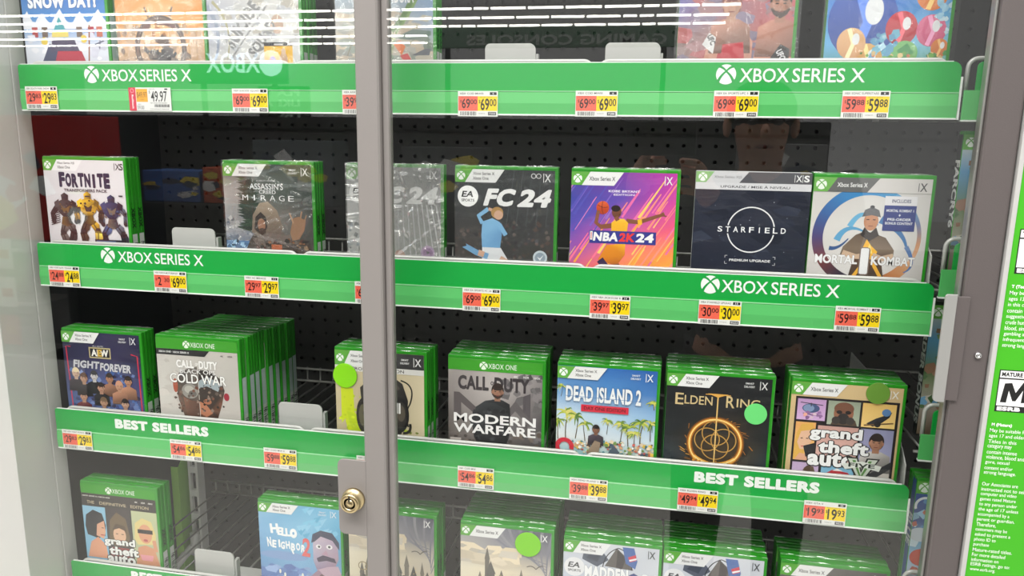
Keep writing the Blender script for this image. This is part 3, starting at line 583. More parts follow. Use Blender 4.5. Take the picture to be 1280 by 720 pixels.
def c_greysoldier():
    a = newart(); a.grid(0, 0, 100, 138, [[(168, 160, 158), (186, 178, 176), (150, 144, 144)], [(146, 138, 136), (190, 182, 180), (120, 114, 116)], [(110, 102, 100), (150, 142, 140), (84, 80, 82)], [(92, 84, 80), (110, 102, 98), (72, 68, 70)], [(60, 56, 56)] * 3])
    a.scat(50, 16, 100, 100, 46, 5, [(128, 122, 124), (104, 100, 102), (90, 86, 88)], 4); a.scat(0, 80, 100, 104, 40, 3, [(96, 84, 76), (120, 108, 100), (74, 66, 62)], 6)
    for c, pts in (((92, 84, 86), [(6, 70), (6, 40), (12, 40), (34, 60), (30, 66), (14, 52), (14, 70)]), ((96, 90, 92), [(64, 58), (72, 46), (90, 68), (86, 74), (72, 58), (66, 66)]), ((86, 80, 84), [(80, 40), (88, 36), (88, 66), (80, 58)])): a.poly(pts, c)
    a.text('CALL', 27, 28, 17, (62, 56, 60), wu=33, bold=.05); a.text('OF', 48, 27, 4.6, (62, 56, 60), wu=5, bold=.04); a.text('DUTY', 68, 28, 17, (56, 50, 54), wu=37, bold=.05)
    a.poly([(26, 78), (30, 56), (40, 48), (50, 46), (60, 52), (66, 64), (66, 90), (60, 106), (34, 106), (28, 92)], [(44, 46, 50), (54, 56, 60), (60, 62, 66), (50, 50, 54), (44, 44, 48), (34, 34, 38), (26, 26, 30), (20, 20, 22), (24, 24, 26), (30, 30, 34)])
    a.bust(53, 36, 6.2, (176, 128, 104), (46, 34, 30), (44, 46, 50), .6, (54, 40, 34)); a.poly([(30, 62), (40, 50), (50, 50), (62, 56), (66, 66), (58, 74), (36, 72)], [(44, 46, 50), (56, 58, 62), (52, 54, 58), (44, 46, 50), (36, 38, 42), (34, 36, 40), (40, 42, 46)]); a.scat(30, 56, 64, 98, 40, 2.6, [(40, 42, 46), (30, 32, 36), (58, 60, 64), (24, 24, 28)], 7); a.line([(30, 60), (26, 74), (32, 84)], 5, (46, 48, 52))
    a.text('MODERN', 50, 70, 11, (240, 238, 238), wu=88, bold=.03); a.text('WARFARE', 50, 82.5, 11, (240, 238, 238), wu=88, bold=.03)
    a.rect(2, 95, 14, 98, (190, 180, 176)); head_band(a, 13.5)
    for i, t in enumerate(('4K', 'HDR', 'XBOX')): a.text(t, 72 + i * 11, 17.4, 2.4, (230, 228, 228), wu=5 + i, bold=.03)
    return a
def palm(a, u, v, h, seed, s=1.0):
    rg = random.Random(seed); a.curve((u, v), (u + rg.uniform(-2, 2), v - h * .5), (u + rg.uniform(-3, 3), v - h), .9 * s, (92, 80, 56), .7 * s)
    for k in range(16):
        t = rg.uniform(0, 360); l = 9.5 * s * rg.uniform(.7, 1.2); x, y = l * math.cos(math.radians(t)), l * math.sin(math.radians(t)) * .62
        a.curve((u, v - h), (u + x * .6, v - h - y * .6 - 2 * s), (u + x, v - h - y + 3 * s), 2.3 * s, rg.choice([(206, 206, 96), (176, 190, 70), (120, 150, 60), (86, 124, 60), (222, 214, 120)]), .3, 5)
def c_beach():
    a = newart(); a.grid(0, 0, 100, 138, [[(70, 124, 190), (52, 110, 184), (44, 96, 172)], [(110, 160, 212), (84, 144, 206), (70, 124, 190)], [(200, 220, 236), (180, 210, 234), (150, 190, 226)], [(226, 230, 230), (214, 224, 230), (206, 222, 232)], [(110, 190, 200), (160, 200, 190), (190, 190, 150)], [(206, 176, 140), (190, 160, 130), (180, 150, 120)]])
    for i, (u, v, h, s_) in enumerate([(4, 36, 12, .7), (10, 84, 30, 1.3), (20, 84, 26, 1.1), (2, 86, 22, 1.0), (30, 86, 20, .9), (52, 76, 16, .7), (66, 84, 22, .9), (74, 88, 22, 1.0), (86, 84, 24, 1.2), (96, 80, 20, 1), (98, 44, 8, .8), (80, 92, 20, .9)]): palm(a, u, v, h, i, s_)
    a.scat(16, 84, 100, 108, 220, 2.0, [(200, 90, 80), (230, 210, 180), (70, 90, 110), (240, 240, 235), (210, 160, 120), (60, 120, 130), (90, 60, 50), (226, 190, 80), (120, 150, 80)], 5)
    a.bust(41, 71, 3.6, (150, 106, 84), (34, 28, 28), (84, 74, 84)); a.ring(9, 94, 7.5, 4.6, (206, 40, 60), -20, 240, 26)
    a.poly([(32, 100), (40, 84), (46, 86), (44, 104)], (150, 130, 110)); a.poly([(50, 104), (60, 88), (66, 96), (58, 106)], (84, 96, 110))
    a.text('DEAD ISLAND 2', 47, 31, 18, (238, 240, 242), wu=76, bold=.035, rot=0, out=(96, 130, 170), ow=.022); a.line([(9, 34), (85, 35)], .5, (90, 140, 200)); a.rect(25, 43, 73, 51, (214, 44, 66)); a.text('DAY ONE EDITION', 49, 47, 4, (90, 20, 34), wu=42, bold=.02)
    head_slant(a, ['Xbox Series X', 'Xbox One'], 'X', (230, 236, 244), smart=1)
    return a
def c_goldring():
    a = newart(); a.grid(0, 0, 100, 138, [[(26, 28, 32)] * 3, [(24, 26, 30), (34, 34, 36), (24, 26, 30)], [(26, 32, 36), (60, 50, 38), (26, 32, 36)], [(44, 56, 64), (90, 76, 52), (44, 56, 64)], [(40, 54, 62), (60, 62, 60), (40, 54, 62)]])
    a.ell(50, 76, 34, 28, (44, 40, 36)); a.ell(50, 84, 27, 20, (62, 50, 36))
    for i in range(40):
        rg = random.Random(i); t = rg.uniform(0, 360); r = rg.uniform(24, 33); a.line([(50 + r * math.cos(t), 78 + r * math.sin(t) * .9), (50 + (r + 4) * math.cos(t + .15), 78 + (r + 4) * math.sin(t + .15) * .9)], .5, rg.choice([(190, 120, 40), (150, 96, 40), (240, 180, 80)]))
    for r, w, c in ((25, 6, (120, 72, 26)), (25, 3.4, (206, 130, 40)), (25, 1.3, (255, 222, 140))): a.ring(50, 76, r, w, c, n=48)
    for (u, v, r) in ((50, 64, 13), (42, 72, 12), (58, 72, 12), (50, 80, 13)): a.ring(u, v, r, 1.0, (196, 150, 76), n=40)
    a.line([(50, 20), (50, 102)], 1.2, (236, 196, 120)); a.line([(38, 21), (62, 21)], .9, (214, 160, 80)); a.poly([(40, 20), (60, 20), (50, 24)], (226, 170, 80)); a.curve((30, 92), (50, 108), (70, 92), 4, (240, 170, 60)); a.curve((30, 92), (50, 108), (70, 92), 1.6, (255, 226, 150)); a.scat(24, 96, 76, 108, 26, 1.4, [(220, 150, 60), (150, 100, 50)], 4)
    for t, u, h, w in (('E', 13, 13, 8), ('LDEN', 31.5, 9.6, 27), ('R', 62, 13, 8), ('ING', 79, 9.6, 22)): a.text(t, u, 28 - (13 - h) * -.12, h, (214, 190, 140), wu=w, bold=.008)
    head_slant(a, ['Xbox Series X', 'Xbox One'], 'X', (220, 220, 220), smart=1)
    return a
def c_panels():   # tan ground, grid of illustrated panels
    a = newart(); a.rect(0, 0, 100, 138, (214, 186, 138), (206, 176, 130)); a.rect(4.5, 15.5, 98, 102, (38, 32, 34))
    P = [(6.5, 18, 32.5, 41, (190, 150, 196)), (34.5, 18, 63.5, 44, (150, 160, 140)), (65.5, 18, 95.5, 44, (232, 190, 110)), (6.5, 43.5, 25, 86, (232, 170, 100)), (66, 46, 95.5, 104, (150, 150, 186)), (6.5, 88.5, 31, 104, (196, 170, 206)), (33.5, 88.5, 63.5, 104, (120, 176, 206)), (27, 46, 64, 86, (206, 160, 150))]
    for u0, v0, u1, v1, c in P: a.rect(u0, v0, u1, v1, c, tuple(min(255, x + 26) for x in c))
    a.ell(19, 28, 8, 5, (74, 90, 130)); a.ell(17, 28, 5, 4, (130, 150, 186)); a.line([(9, 22), (30, 24)], .8, (60, 56, 70)); a.line([(19, 22), (19, 26)], 1, (60, 56, 70)); a.line([(12, 34), (28, 36)], 1.2, (100, 90, 120)); a.scat(8, 32, 32, 40, 14, 1.8, [(226, 200, 214), (150, 110, 160), (236, 170, 150)], 3)
    a.poly([(38, 44), (40, 38), (60, 38), (62, 44)], (90, 74, 60)); a.ell(49, 31, 9, 11, (150, 100, 76)); a.ell(49, 26, 9, 7, (120, 80, 62)); a.ell(49, 37, 5.4, 6, (50, 46, 46)); a.ell(42.5, 39, 3.8, 4.2, (66, 60, 58)); a.ell(55.5, 39, 3.8, 4.2, (66, 60, 58)); a.ell(45, 30, 2.6, 2, (40, 34, 34)); a.ell(53, 30, 2.6, 2, (40, 34, 34))
    a.poly([(70, 40), (78, 34), (86, 30), (92, 26), (90, 32), (84, 38), (76, 43)], (44, 46, 54)); a.ell(87, 27, 4, 4, (90, 130, 180)); a.line([(68, 42), (94, 38)], 1.4, (120, 90, 60)); a.ell(80, 40, 3, 3.4, (40, 36, 38))
    a.poly([(6.5, 70), (8, 56), (12, 46), (22, 44), (25, 54), (25, 62), (18, 60), (16, 80), (6.5, 86)], (226, 176, 84)); a.poly([(9, 66), (12, 54), (20, 52), (22, 64), (18, 74), (12, 74)], (232, 186, 156)); a.rect(12, 61, 14, 62, (70, 50, 50)); a.rect(17, 61, 19, 62, (70, 50, 50)); a.rect(13, 70, 17, 71, (186, 70, 80)); a.poly([(8, 86), (12, 78), (22, 80), (25, 86)], (226, 170, 140)); a.poly([(15, 70), (25, 66), (25, 80), (18, 82)], (40, 38, 44))
    a.poly([(66, 104), (68, 82), (76, 74), (90, 76), (95.5, 84), (95.5, 104)], (214, 206, 200)); a.bust(81, 60, 6.4, (196, 140, 112), (50, 40, 38), (210, 204, 200)); a.poly([(76, 96), (96, 80), (96, 88), (80, 102)], (60, 60, 64))
    a.poly([(14, 104), (18, 94), (26, 92), (30, 104)], (110, 90, 70)); a.ell(22, 96, 4, 4.6, (96, 76, 60)); a.poly([(36, 100), (44, 94), (58, 96), (62, 100), (54, 104), (40, 104)], (190, 50, 60)); a.poly([(44, 95), (48, 92), (54, 95)], (240, 240, 240)); a.line([(34, 104), (64, 102)], 1.6, (236, 244, 248))
    for t, u, v, w in (('grand', 44, 55, 48), ('theft', 52, 69, 46), ('auto', 42, 83, 44)): a.text(t, u, v, 15.5 if t != 'theft' else 14, (242, 242, 242), wu=w, bold=.046, out=(28, 26, 28), ow=.05)
    a.poly([(55, 78), (66, 78), (70, 92), (74, 78), (86, 78), (73, 104), (67, 104)], (36, 36, 36)); a.poly([(57, 79.4), (65, 79.4), (70, 95), (75.4, 79.4), (84, 79.4), (72.4, 102), (68, 102)], (206, 214, 200)); a.poly([(61, 81), (64, 81), (70, 98), (76, 81), (79, 81), (71, 100), (69.4, 100)], (90, 140, 70)); a.poly([(52, 86), (70, 82), (88, 86), (86, 92), (70, 88), (55, 92)], (226, 230, 222)); a.text('FIVE', 70, 86.6, 4.6, (40, 50, 40), wu=24, bold=.03)
    head_slant(a, ['Xbox Series X'], 'X', (240, 236, 226), h=13.5)
    return a
def c_trio():
    a = newart(); a.rect(0, 0, 100, 138, (62, 56, 54)); head_band(a, 13); a.rect(0, 13, 100, 31, (60, 54, 52)); a.text('XBOX SERIES X | XBOX ONE', 20, 17, 2.2, (226, 222, 216), wu=38, bold=.03)
    for i, t in enumerate(('4K', 'HDR', 'XBOX')): a.text(t, 74 + i * 9.4, 18.6, 2.2, (220, 216, 210), wu=4.4 + i, bold=.03)
    for t, u, w in (('THE', 12, 10), ('DEFINITIVE', 42, 36), ('EDITION', 78, 24)): a.text(t, u, 25.4, 4.2, (196, 180, 150), wu=w, bold=.015)
    a.rect(0, 31, 31, 138, (150, 196, 222), (120, 176, 210)); a.rect(33, 31, 64, 138, (70, 62, 62)); a.rect(66, 31, 100, 138, (196, 200, 160), (176, 184, 150))
    a.poly([(2, 60), (4, 44), (14, 36), (26, 40), (30, 56), (28, 72), (18, 76), (4, 72)], (48, 46, 52)); a.poly([(16, 72), (18, 56), (28, 50), (29, 66), (26, 76)], (226, 170, 140)); a.rect(24, 60, 27, 61, (60, 40, 40)); a.rect(22, 70, 27, 71.4, (186, 80, 80)); a.poly([(2, 104), (8, 82), (18, 74), (28, 84), (30, 104)], (226, 160, 128))
    a.poly([(34, 74), (36, 48), (46, 36), (58, 44), (62, 70), (58, 84), (40, 84)], (112, 92, 68)); a.ell(48, 68, 8.6, 12, (226, 182, 150)); a.poly([(38, 62), (44, 52), (56, 54), (58, 62), (48, 58)], (86, 66, 48)); a.rect(43, 66, 46, 67, (60, 44, 40)); a.rect(50.5, 66, 53.5, 67, (60, 44, 40)); a.rect(45, 75, 51, 76.4, (176, 84, 80)); a.poly([(32, 104), (36, 86), (60, 86), (66, 104)], (150, 60, 60))
    a.poly([(68, 70), (70, 48), (80, 40), (92, 44), (97, 62), (96, 76), (72, 78)], (226, 206, 140)); a.ell(83, 62, 9, 13.5, (222, 160, 126)); a.rect(73, 56, 93, 61.6, (40, 34, 36)); a.ell(83, 71, 3, 1.8, (190, 90, 90)); a.poly([(68, 106), (72, 82), (82, 78), (94, 82), (100, 106)], (214, 150, 116)); a.poly([(74, 92), (92, 92), (90, 100), (76, 100)], (226, 150, 160)); a.line([(96, 86), (94, 70)], 5, (216, 152, 118))
    for t, u, v, w in (('grand', 47, 79, 42), ('theft', 52, 91, 40), ('auto', 48, 103, 38)): a.text(t, u, v, 13 if t != 'theft' else 12, (240, 240, 238), wu=w, bold=.046, out=(34, 30, 30), ow=.05)
    return a
def c_neighbour():
    a = newart(); a.grid(0, 0, 100, 138, [[(150, 196, 226), (110, 178, 216), (120, 190, 226)], [(130, 180, 220), (140, 196, 230), (96, 176, 216)], [(110, 160, 206), (130, 180, 216), (110, 166, 206)], [(96, 136, 190), (120, 160, 206), (130, 170, 214)], [(90, 120, 176), (110, 140, 196), (120, 150, 200)]])
    for i in range(22):
        rg = random.Random(i); u = rg.uniform(40, 100); v = rg.uniform(0, 40); a.poly([(u, v), (u + 10, v - 4), (u + 4, v + 6)], rg.choice([(100, 176, 214), (130, 200, 232), (150, 206, 236)]), layer=False)
    a.ell(30, 70, 30, 6, (130, 160, 206)); a.ell(20, 96, 40, 8, (96, 126, 184)); a.ell(40, 106, 40, 8, (120, 150, 200)); a.scat(0, 84, 60, 106, 30, 4, [(110, 140, 196), (90, 116, 176), (140, 166, 210)], 4, 2)
    for u in (24, 30, 52): a.ell(u, 96 - u % 5, 1.3, 3, (236, 236, 220))
    a.poly([(60, 110), (64, 92), (78, 84), (100, 86), (100, 110)], (110, 84, 92)); a.poly([(66, 72), (66, 48), (72, 38), (88, 36), (96, 46), (97, 66), (90, 84), (78, 90), (70, 84)], [(170, 160, 186), (196, 182, 200), (206, 186, 200), (196, 176, 196), (180, 160, 186), (176, 150, 170), (150, 120, 146), (140, 110, 136), (150, 130, 160)]); a.poly([(64, 48), (66, 36), (76, 30), (90, 32), (98, 44), (98, 54), (90, 42), (76, 38), (68, 46)], (64, 66, 92))
    a.ell(73, 52, 3.4, 3, (236, 232, 236)); a.ell(86, 51, 3.8, 3.2, (236, 232, 236)); a.ell(73.5, 52, 1.4, None, (40, 40, 50)); a.ell(86, 51, 1.5, None, (40, 40, 50)); a.poly([(76, 62), (82, 56), (85, 64)], (186, 150, 170)); a.poly([(70, 68), (78, 63), (92, 66), (94, 72), (82, 70), (72, 73)], (70, 60, 84)); a.poly([(70, 84), (84, 78), (96, 76), (100, 88), (80, 92)], (196, 168, 186)); a.line([(64, 96), (74, 86)], 6, (160, 130, 150))
    for t, u, v, h, r in (('H', 19, 34, 13, 6), ('E', 26, 37, 11, 0), ('L', 31, 37.6, 11, -3), ('L', 36, 37.4, 11, 3)): a.text(t, u, v, h, (246, 248, 250), bold=.05, rot=r)
    a.ell(42.6, 38, 4.4, 6.4, (246, 248, 250)); a.ell(42.6, 38, 1.3, 2, (120, 170, 210))
    for i, ch in enumerate('NEIGHBOR'): a.text(ch, 12 + i * 6.3 - (2 if i > 2 else 0), 53 + (i % 2) * 1.6 + i * .4, 13 if i == 0 else 10.5, (246, 248, 250), wu=(2.2 if ch == 'I' else 5.2), bold=.05, rot=(5, -4, 3, -3, 4, -4, 0, -5)[i])
    a.text('2', 58, 55, 25, (226, 110, 110), wu=10, bold=.03, rot=-4); a.line([(40, 60), (42, 66)], 2, (246, 248, 250))
    head_slant(a, ['Xbox Series X', 'Xbox One'], 'X', (226, 240, 250), h=13, smart=1)
    return a
def c_castle(one=False):
    a = newart(); a.grid(0, 0, 100, 138, [[(150, 148, 160), (120, 120, 134), (90, 92, 106)], [(190, 184, 180), (150, 148, 156), (130, 130, 140)], [(236, 226, 204), (230, 216, 190), (210, 200, 186)], [(232, 222, 196), (226, 212, 186), (214, 200, 176)], [(206, 196, 172), (190, 184, 166), (196, 186, 164)], [(120, 120, 110), (130, 128, 118), (120, 116, 106)]])
    for i in range(9): a.curve((30 + i * 12, 0), (40 + i * 9, 26), (96, 40 + i * 4), 3.4, [(130, 130, 142), (150, 148, 156), (140, 138, 148)][i % 3], .8)
    a.scat(0, 26, 60, 46, 24, 6, [(232, 216, 188), (206, 196, 182), (220, 206, 184)], 6, 2.2)
    stone = [(110, 104, 96), (96, 92, 88), (130, 122, 110)]
    T = [(30, 34, 5), (34, 52, 9), (22, 66, 6), (46, 62, 7), (58, 68, 8), (68, 58, 5), (15, 74, 5), (76, 72, 7), (86, 66, 4), (40, 72, 12), (92, 78, 8)]
    for i, (u, v, w) in enumerate(T): a.poly([(u - w / 2, 110), (u - w / 2, v + 8), (u - w * .62, v + 8), (u, v - 8), (u + w * .62, v + 8), (u + w / 2, v + 8), (u + w / 2, 110)], stone[i % 3])
    a.scat(12, 78, 96, 110, 70, 2.4, [(120, 114, 104), (90, 88, 82), (150, 142, 126), (76, 74, 70)], 7); a.scat(20, 60, 80, 100, 30, .7, [(236, 206, 140)], 9)
    a.curve((74, 46), (80, 42), (84, 48), 1, (110, 104, 100)); a.curve((84, 48), (88, 42), (92, 43), 1, (110, 104, 100)); a.ring(16, 72, 5, .9, (150, 130, 90), n=20)
    a.text('HOGWARTS', 52, 98, 9, (226, 218, 196), wu=86, bold=.008); a.text('LEGACY', 52, 110, 6, (226, 218, 196), wu=44)
    head_slant(a, ['Xbox Series X', 'Xbox One'] if one else ['Xbox Series X'], 'X', (240, 240, 240), h=14)
    return a
def c_gridiron():
    a = newart(); a.grid(0, 0, 100, 138, [[(206, 210, 222), (214, 216, 224), (206, 210, 220)], [(200, 206, 220), (196, 200, 212), (214, 218, 226)], [(190, 196, 210), (176, 182, 196), (206, 210, 220)], [(206, 210, 220)] * 3])
    a.poly([(20, 22), (22, 10), (40, 8), (48, 20), (36, 30)], (84, 90, 108)); a.poly([(24, 20), (30, 12), (40, 14), (36, 24)], (60, 66, 84)); a.poly([(44, 28), (56, 4), (70, 18), (74, 30)], (96, 90, 88)); a.poly([(57, 6), (66, 16), (62, 30), (56, 28)], (60, 54, 56)); a.curve((58, 4), (44, 10), (42, 30), 1, (40, 42, 50)); a.curve((58, 4), (76, 10), (72, 30), 1, (40, 42, 50))
    a.poly([(62, 2), (74, 2), (78, 18), (76, 28), (66, 22)], (74, 106, 170)); a.poly([(68, 14), (76, 10), (77, 17), (70, 20)], (206, 60, 76)); a.poly([(69, 17), (77, 14), (77, 16), (70, 19)], (236, 236, 240))
    a.ea(12, 33, 11, (232, 232, 236), (70, 72, 78)); a.text('MADDEN', 46, 37, 15, (244, 244, 246), wu=46, bold=.06, rot=0, out=(120, 128, 146), ow=.02); a.poly([(70, 36), (75, 33), (80, 36), (80, 44), (75, 48), (70, 44)], (60, 74, 130)); a.rect(71, 38.6, 79, 45, (196, 70, 80)); a.text('NFL', 75, 41, 4, (240, 240, 242), wu=7, bold=.03); a.text('24', 91, 39, 13, (238, 240, 244), wu=16, bold=.06, out=(170, 178, 194), ow=.015)
    for i in range(4): a.curve((18, 58 + i * 6), (46, 50 + i * 8), (84, 56 + i * 6), 3.0, [(150, 156, 172), (96, 102, 120), (176, 182, 196), (70, 76, 94)][i], 1.6)
    a.ell(48, 96, 34, 36, (130, 138, 156)); a.ell(48, 98, 26, 28, (90, 96, 114))
    head_slant(a, ['Xbox Series X', 'Xbox One'], 'X', (70, 72, 78), h=15, pale=(236, 236, 238))
    return a
def c_greyhead():
    a = newart(); a.grid(0, 0, 100, 138, [[(108, 104, 102), (96, 92, 90), (90, 86, 84)], [(84, 80, 80), (70, 66, 66), (80, 76, 74)], [(60, 56, 56)] * 3, [(50, 46, 46)] * 3])
    head_slant(a, ['Xbox Series X'], 'X', (230, 230, 230), h=14); a.scat(0, 18, 100, 100, 60, 5, [(80, 74, 72), (60, 56, 56), (100, 92, 88)], 3)
    return a
def c_snow():
    a = newart(); a.vm = (1.11, -11.0); a.grid(0, 30, 100, 138, [[(60, 120, 196), (50, 108, 190), (60, 118, 196)], [(90, 150, 210), (80, 140, 206), (90, 150, 210)], [(216, 220, 232), (222, 224, 234), (216, 220, 232)], [(214, 214, 228)] * 3, [(206, 206, 222)] * 3])
    for u, w, h in ((6, 12, 10), (24, 14, 8), (46, 16, 12), (70, 14, 9), (92, 16, 11)): a.poly([(u - w, 64), (u - w * .3, 54 - h * .4), (u, 56 - h), (u + w * .4, 55), (u + w, 64)], (232, 234, 242))
    for u, c in ((10, (176, 60, 60)), (22, (110, 90, 80)), (78, (170, 50, 70)), (88, (196, 110, 90)), (64, (120, 100, 90))): a.rect(u, 62, u + 7, 72, c); a.poly([(u - 1, 62), (u + 3.5, 56), (u + 8, 62)], (238, 240, 246))
    a.scat(0, 70, 100, 100, 30, 4, [(222, 222, 234), (206, 206, 222), (236, 236, 244)], 3, 1.6)
    a.poly([(26, 100), (30, 86), (68, 86), (74, 100)], (176, 34, 60)); a.poly([(20, 96), (30, 78), (40, 84), (34, 100)], (60, 64, 96)); a.poly([(36, 66), (44, 52), (52, 66)], (70, 160, 170)); a.rect(34, 66, 54, 72, (226, 206, 110)); a.poly([(30, 86), (34, 74), (60, 74), (66, 86)], (70, 60, 90)); a.ell(24, 76, 4, 4, (226, 196, 80)); a.ell(72, 74, 4, 4, (226, 196, 80)); a.line([(76, 98), (80, 60)], 1.6, (150, 90, 60)); a.line([(84, 80), (96, 76)], 1.2, (90, 96, 120)); a.line([(90, 84), (92, 72)], 1.2, (90, 96, 120))
    a.text('SNOW DAY!', 49, 37, 13, (240, 244, 250), wu=82, bold=.06, out=(60, 90, 150), ow=.03)
    a.vm = (1.0, 0.0)
    head_slant(a, ['Xbox Series X'], 'X')
    return a
def c_engine():
    a = newart(); a.vm = (1.11, -11.0); a.grid(0, 30, 100, 138, [[(226, 150, 60), (240, 170, 90), (236, 150, 50)], [(232, 160, 80), (240, 190, 130), (236, 160, 70)], [(222, 180, 140), (214, 180, 146), (226, 180, 130)], [(196, 164, 134), (180, 150, 124), (206, 176, 146)], [(150, 120, 100), (130, 104, 90), (160, 130, 110)]])
    a.scat(0, 60, 100, 102, 90, 3.6, [(206, 180, 150), (170, 140, 116), (226, 206, 180), (130, 104, 90), (190, 150, 110)], 4)
    a.ring(50, 84, 27, 5.5, (84, 66, 62), -40, 220, 36); a.ring(50, 84, 27, 2, (130, 104, 92), -30, 210, 36); a.line([(38, 54), (34, 44)], 1.6, (70, 56, 54)); a.line([(62, 54), (66, 44)], 1.6, (70, 56, 54)); a.curve((30, 66), (50, 52), (70, 66), 3.6, (120, 80, 76))
    a.clus([(50, 66), (50, 84)], 40, 5, [(222, 150, 80), (196, 130, 76), (240, 190, 130), (110, 84, 70)], 5, 3); a.clus([(38, 92), (62, 92), (50, 100)], 60, 4.6, [(70, 64, 66), (96, 88, 86), (50, 46, 50), (130, 116, 106)], 6, 3); a.ell(35, 76, 3.4, 5, (236, 226, 206)); a.ell(66, 76, 3.4, 5, (236, 226, 206))
    a.clus([(24, 90), (8, 98)], 14, 2.6, [(84, 70, 66), (120, 96, 84)], 7, 1); a.clus([(76, 88), (94, 98)], 14, 2.6, [(84, 70, 66), (120, 96, 84)], 8, 1)
    for u in (12, 84, 92): a.poly([(u, 100), (u, 72), (u + 4, 66), (u + 7, 72), (u + 7, 100)], (214, 180, 150))
    a.vm = (1.0, 0.0)
    head_slant(a, ['Xbox Series X'], 'X')
    return a
def c_squad():
    a = newart(); a.vm = (1.11, -11.0); a.grid(0, 30, 100, 138, [[(196, 196, 206), (214, 212, 210), (222, 220, 216)], [(170, 176, 196), (214, 214, 214), (220, 220, 218)], [(206, 206, 206), (222, 222, 220), (214, 214, 214)], [(196, 196, 196)] * 3])
    a.scat(0, 36, 100, 100, 60, 5, [(206, 206, 206), (226, 224, 220), (186, 188, 194), (196, 190, 180)], 5, 1.4); a.curve((0, 44), (20, 70), (4, 100), 5, (150, 160, 180), 2); a.curve((6, 40), (30, 60), (20, 96), 3, (176, 170, 130), 1); a.ell(76, 62, 7, 9, (200, 170, 150))
    for t, u, v, h, w, r in (('SUICIDE', 38, 62, 14, 52, 52), ('SQUAD', 60, 76, 13, 40, 52)): a.text(t, u, v, h, (130, 130, 132), wu=w, bold=.05, rot=r)
    a.line([(20, 100), (66, 44)], 1.6, (150, 150, 152)); a.rect(61, 79, 92, 82.5, (50, 50, 54)); a.rect(61, 82.5, 92, 104, (240, 186, 40)); a.rect(72, 80.2, 82, 81.8, (220, 220, 220)); a.ell(70, 98, 4, 6, (176, 150, 206)); a.ell(82, 96, 4.4, 8, (206, 170, 140)); a.ell(82, 88, 2.4, 3.4, (222, 190, 160)); a.poly([(64, 104), (68, 94), (74, 104)], (230, 110, 90))
    a.vm = (1.0, 0.0)
    head_slant(a, ['Xbox Series X'], 'X')
    return a
def c_jungle():
    a = newart(); a.vm = (1.11, -11.0); a.grid(0, 30, 100, 138, [[(150, 180, 206), (140, 176, 206), (120, 160, 206)], [(196, 196, 196), (186, 190, 190), (160, 180, 206)], [(214, 196, 170), (206, 190, 170), (180, 186, 186)], [(196, 190, 176), (196, 190, 180), (190, 186, 178)], [(180, 180, 172)] * 3])
    a.scat(0, 56, 100, 104, 70, 5, [(206, 190, 170), (176, 176, 170), (214, 206, 190), (150, 160, 150)], 4, 2)
    a.curve((86, 30), (74, 56), (58, 70), 8, (106, 140, 84), 4); a.curve((88, 32), (78, 54), (62, 72), 3, (140, 170, 110), 2); a.poly([(60, 76), (80, 68), (98, 70), (98, 74), (76, 78)], (130, 146, 140)); a.poly([(78, 92), (92, 86), (98, 86), (96, 92)], (110, 112, 120)); a.scat(44, 72, 62, 96, 40, 3, [(160, 176, 130), (120, 146, 120), (190, 196, 150)], 7)
    a.poly([(60, 82), (66, 78), (72, 84), (68, 92)], (236, 130, 70)); a.poly([(66, 92), (74, 90), (82, 102), (78, 106)], (220, 90, 90)); a.line([(44, 62), (62, 76)], .9, (90, 90, 96)); a.poly([(44, 64), (52, 70), (46, 78)], (110, 116, 150)); a.curve((12, 92), (18, 76), (26, 66), .8, (150, 140, 120))
    a.text('FRONTIERS OF', 32, 39, 10, (244, 244, 246), wu=34, bold=.03); a.text('PANDORA', 64, 39, 11, (246, 246, 248), wu=34, bold=.04)
    a.vm = (1.0, 0.0)
    head_slant(a, ['Xbox Series X'], 'X')
    return a
def c_fighters():
    a = newart(); a.vm = (1.11, -11.0); a.grid(0, 30, 100, 138, [[(96, 110, 190), (150, 110, 150), (190, 96, 104)], [(120, 110, 160), (160, 110, 120), (196, 90, 96)], [(150, 130, 130), (170, 110, 106), (190, 90, 90)], [(160, 130, 126), (170, 100, 96), (170, 70, 70)], [(130, 100, 100)] * 3])
    a.scat(0, 40, 100, 104, 50, 6, [(160, 120, 124), (176, 96, 100), (130, 116, 140)], 4, 1.8)
    a.poly([(22, 104), (28, 80), (40, 70), (58, 70), (66, 82), (66, 104)], [(206, 150, 130), (214, 160, 138), (222, 170, 146), (222, 170, 146), (206, 150, 130), (190, 130, 112)]); a.poly([(34, 104), (38, 82), (46, 76), (58, 76), (60, 104)], (190, 46, 60)); a.bust(46, 50, 8, (226, 172, 146), (130, 60, 50), (206, 150, 130)); a.poly([(38, 104), (40, 84), (58, 82), (60, 104)], (196, 44, 60))
    a.poly([(66, 104), (70, 82), (82, 72), (98, 72), (104, 80), (104, 104)], [(206, 140, 118), (210, 146, 124), (216, 152, 128), (214, 150, 128), (200, 134, 112), (190, 120, 100)]); a.bust(88, 50, 8.6, (206, 148, 124), (40, 32, 32), (206, 142, 120), .35, (70, 50, 44))
    a.poly([(22, 84), (28, 74), (34, 78), (32, 92)], (226, 226, 226)); a.text('UFC', 30, 80, 5, (60, 60, 64), wu=9, bold=.04, rot=-64); a.poly([(82, 96), (90, 84), (98, 88), (98, 102)], (44, 44, 48)); a.text('UFC', 91, 93, 5.6, (230, 230, 232), wu=9, bold=.04, rot=-62); a.text('UFC 5', 76, 104, 9, (240, 240, 240), wu=30, bold=.05)
    a.vm = (1.0, 0.0)
    head_slant(a, ['Xbox Series X'], 'X')
    return a
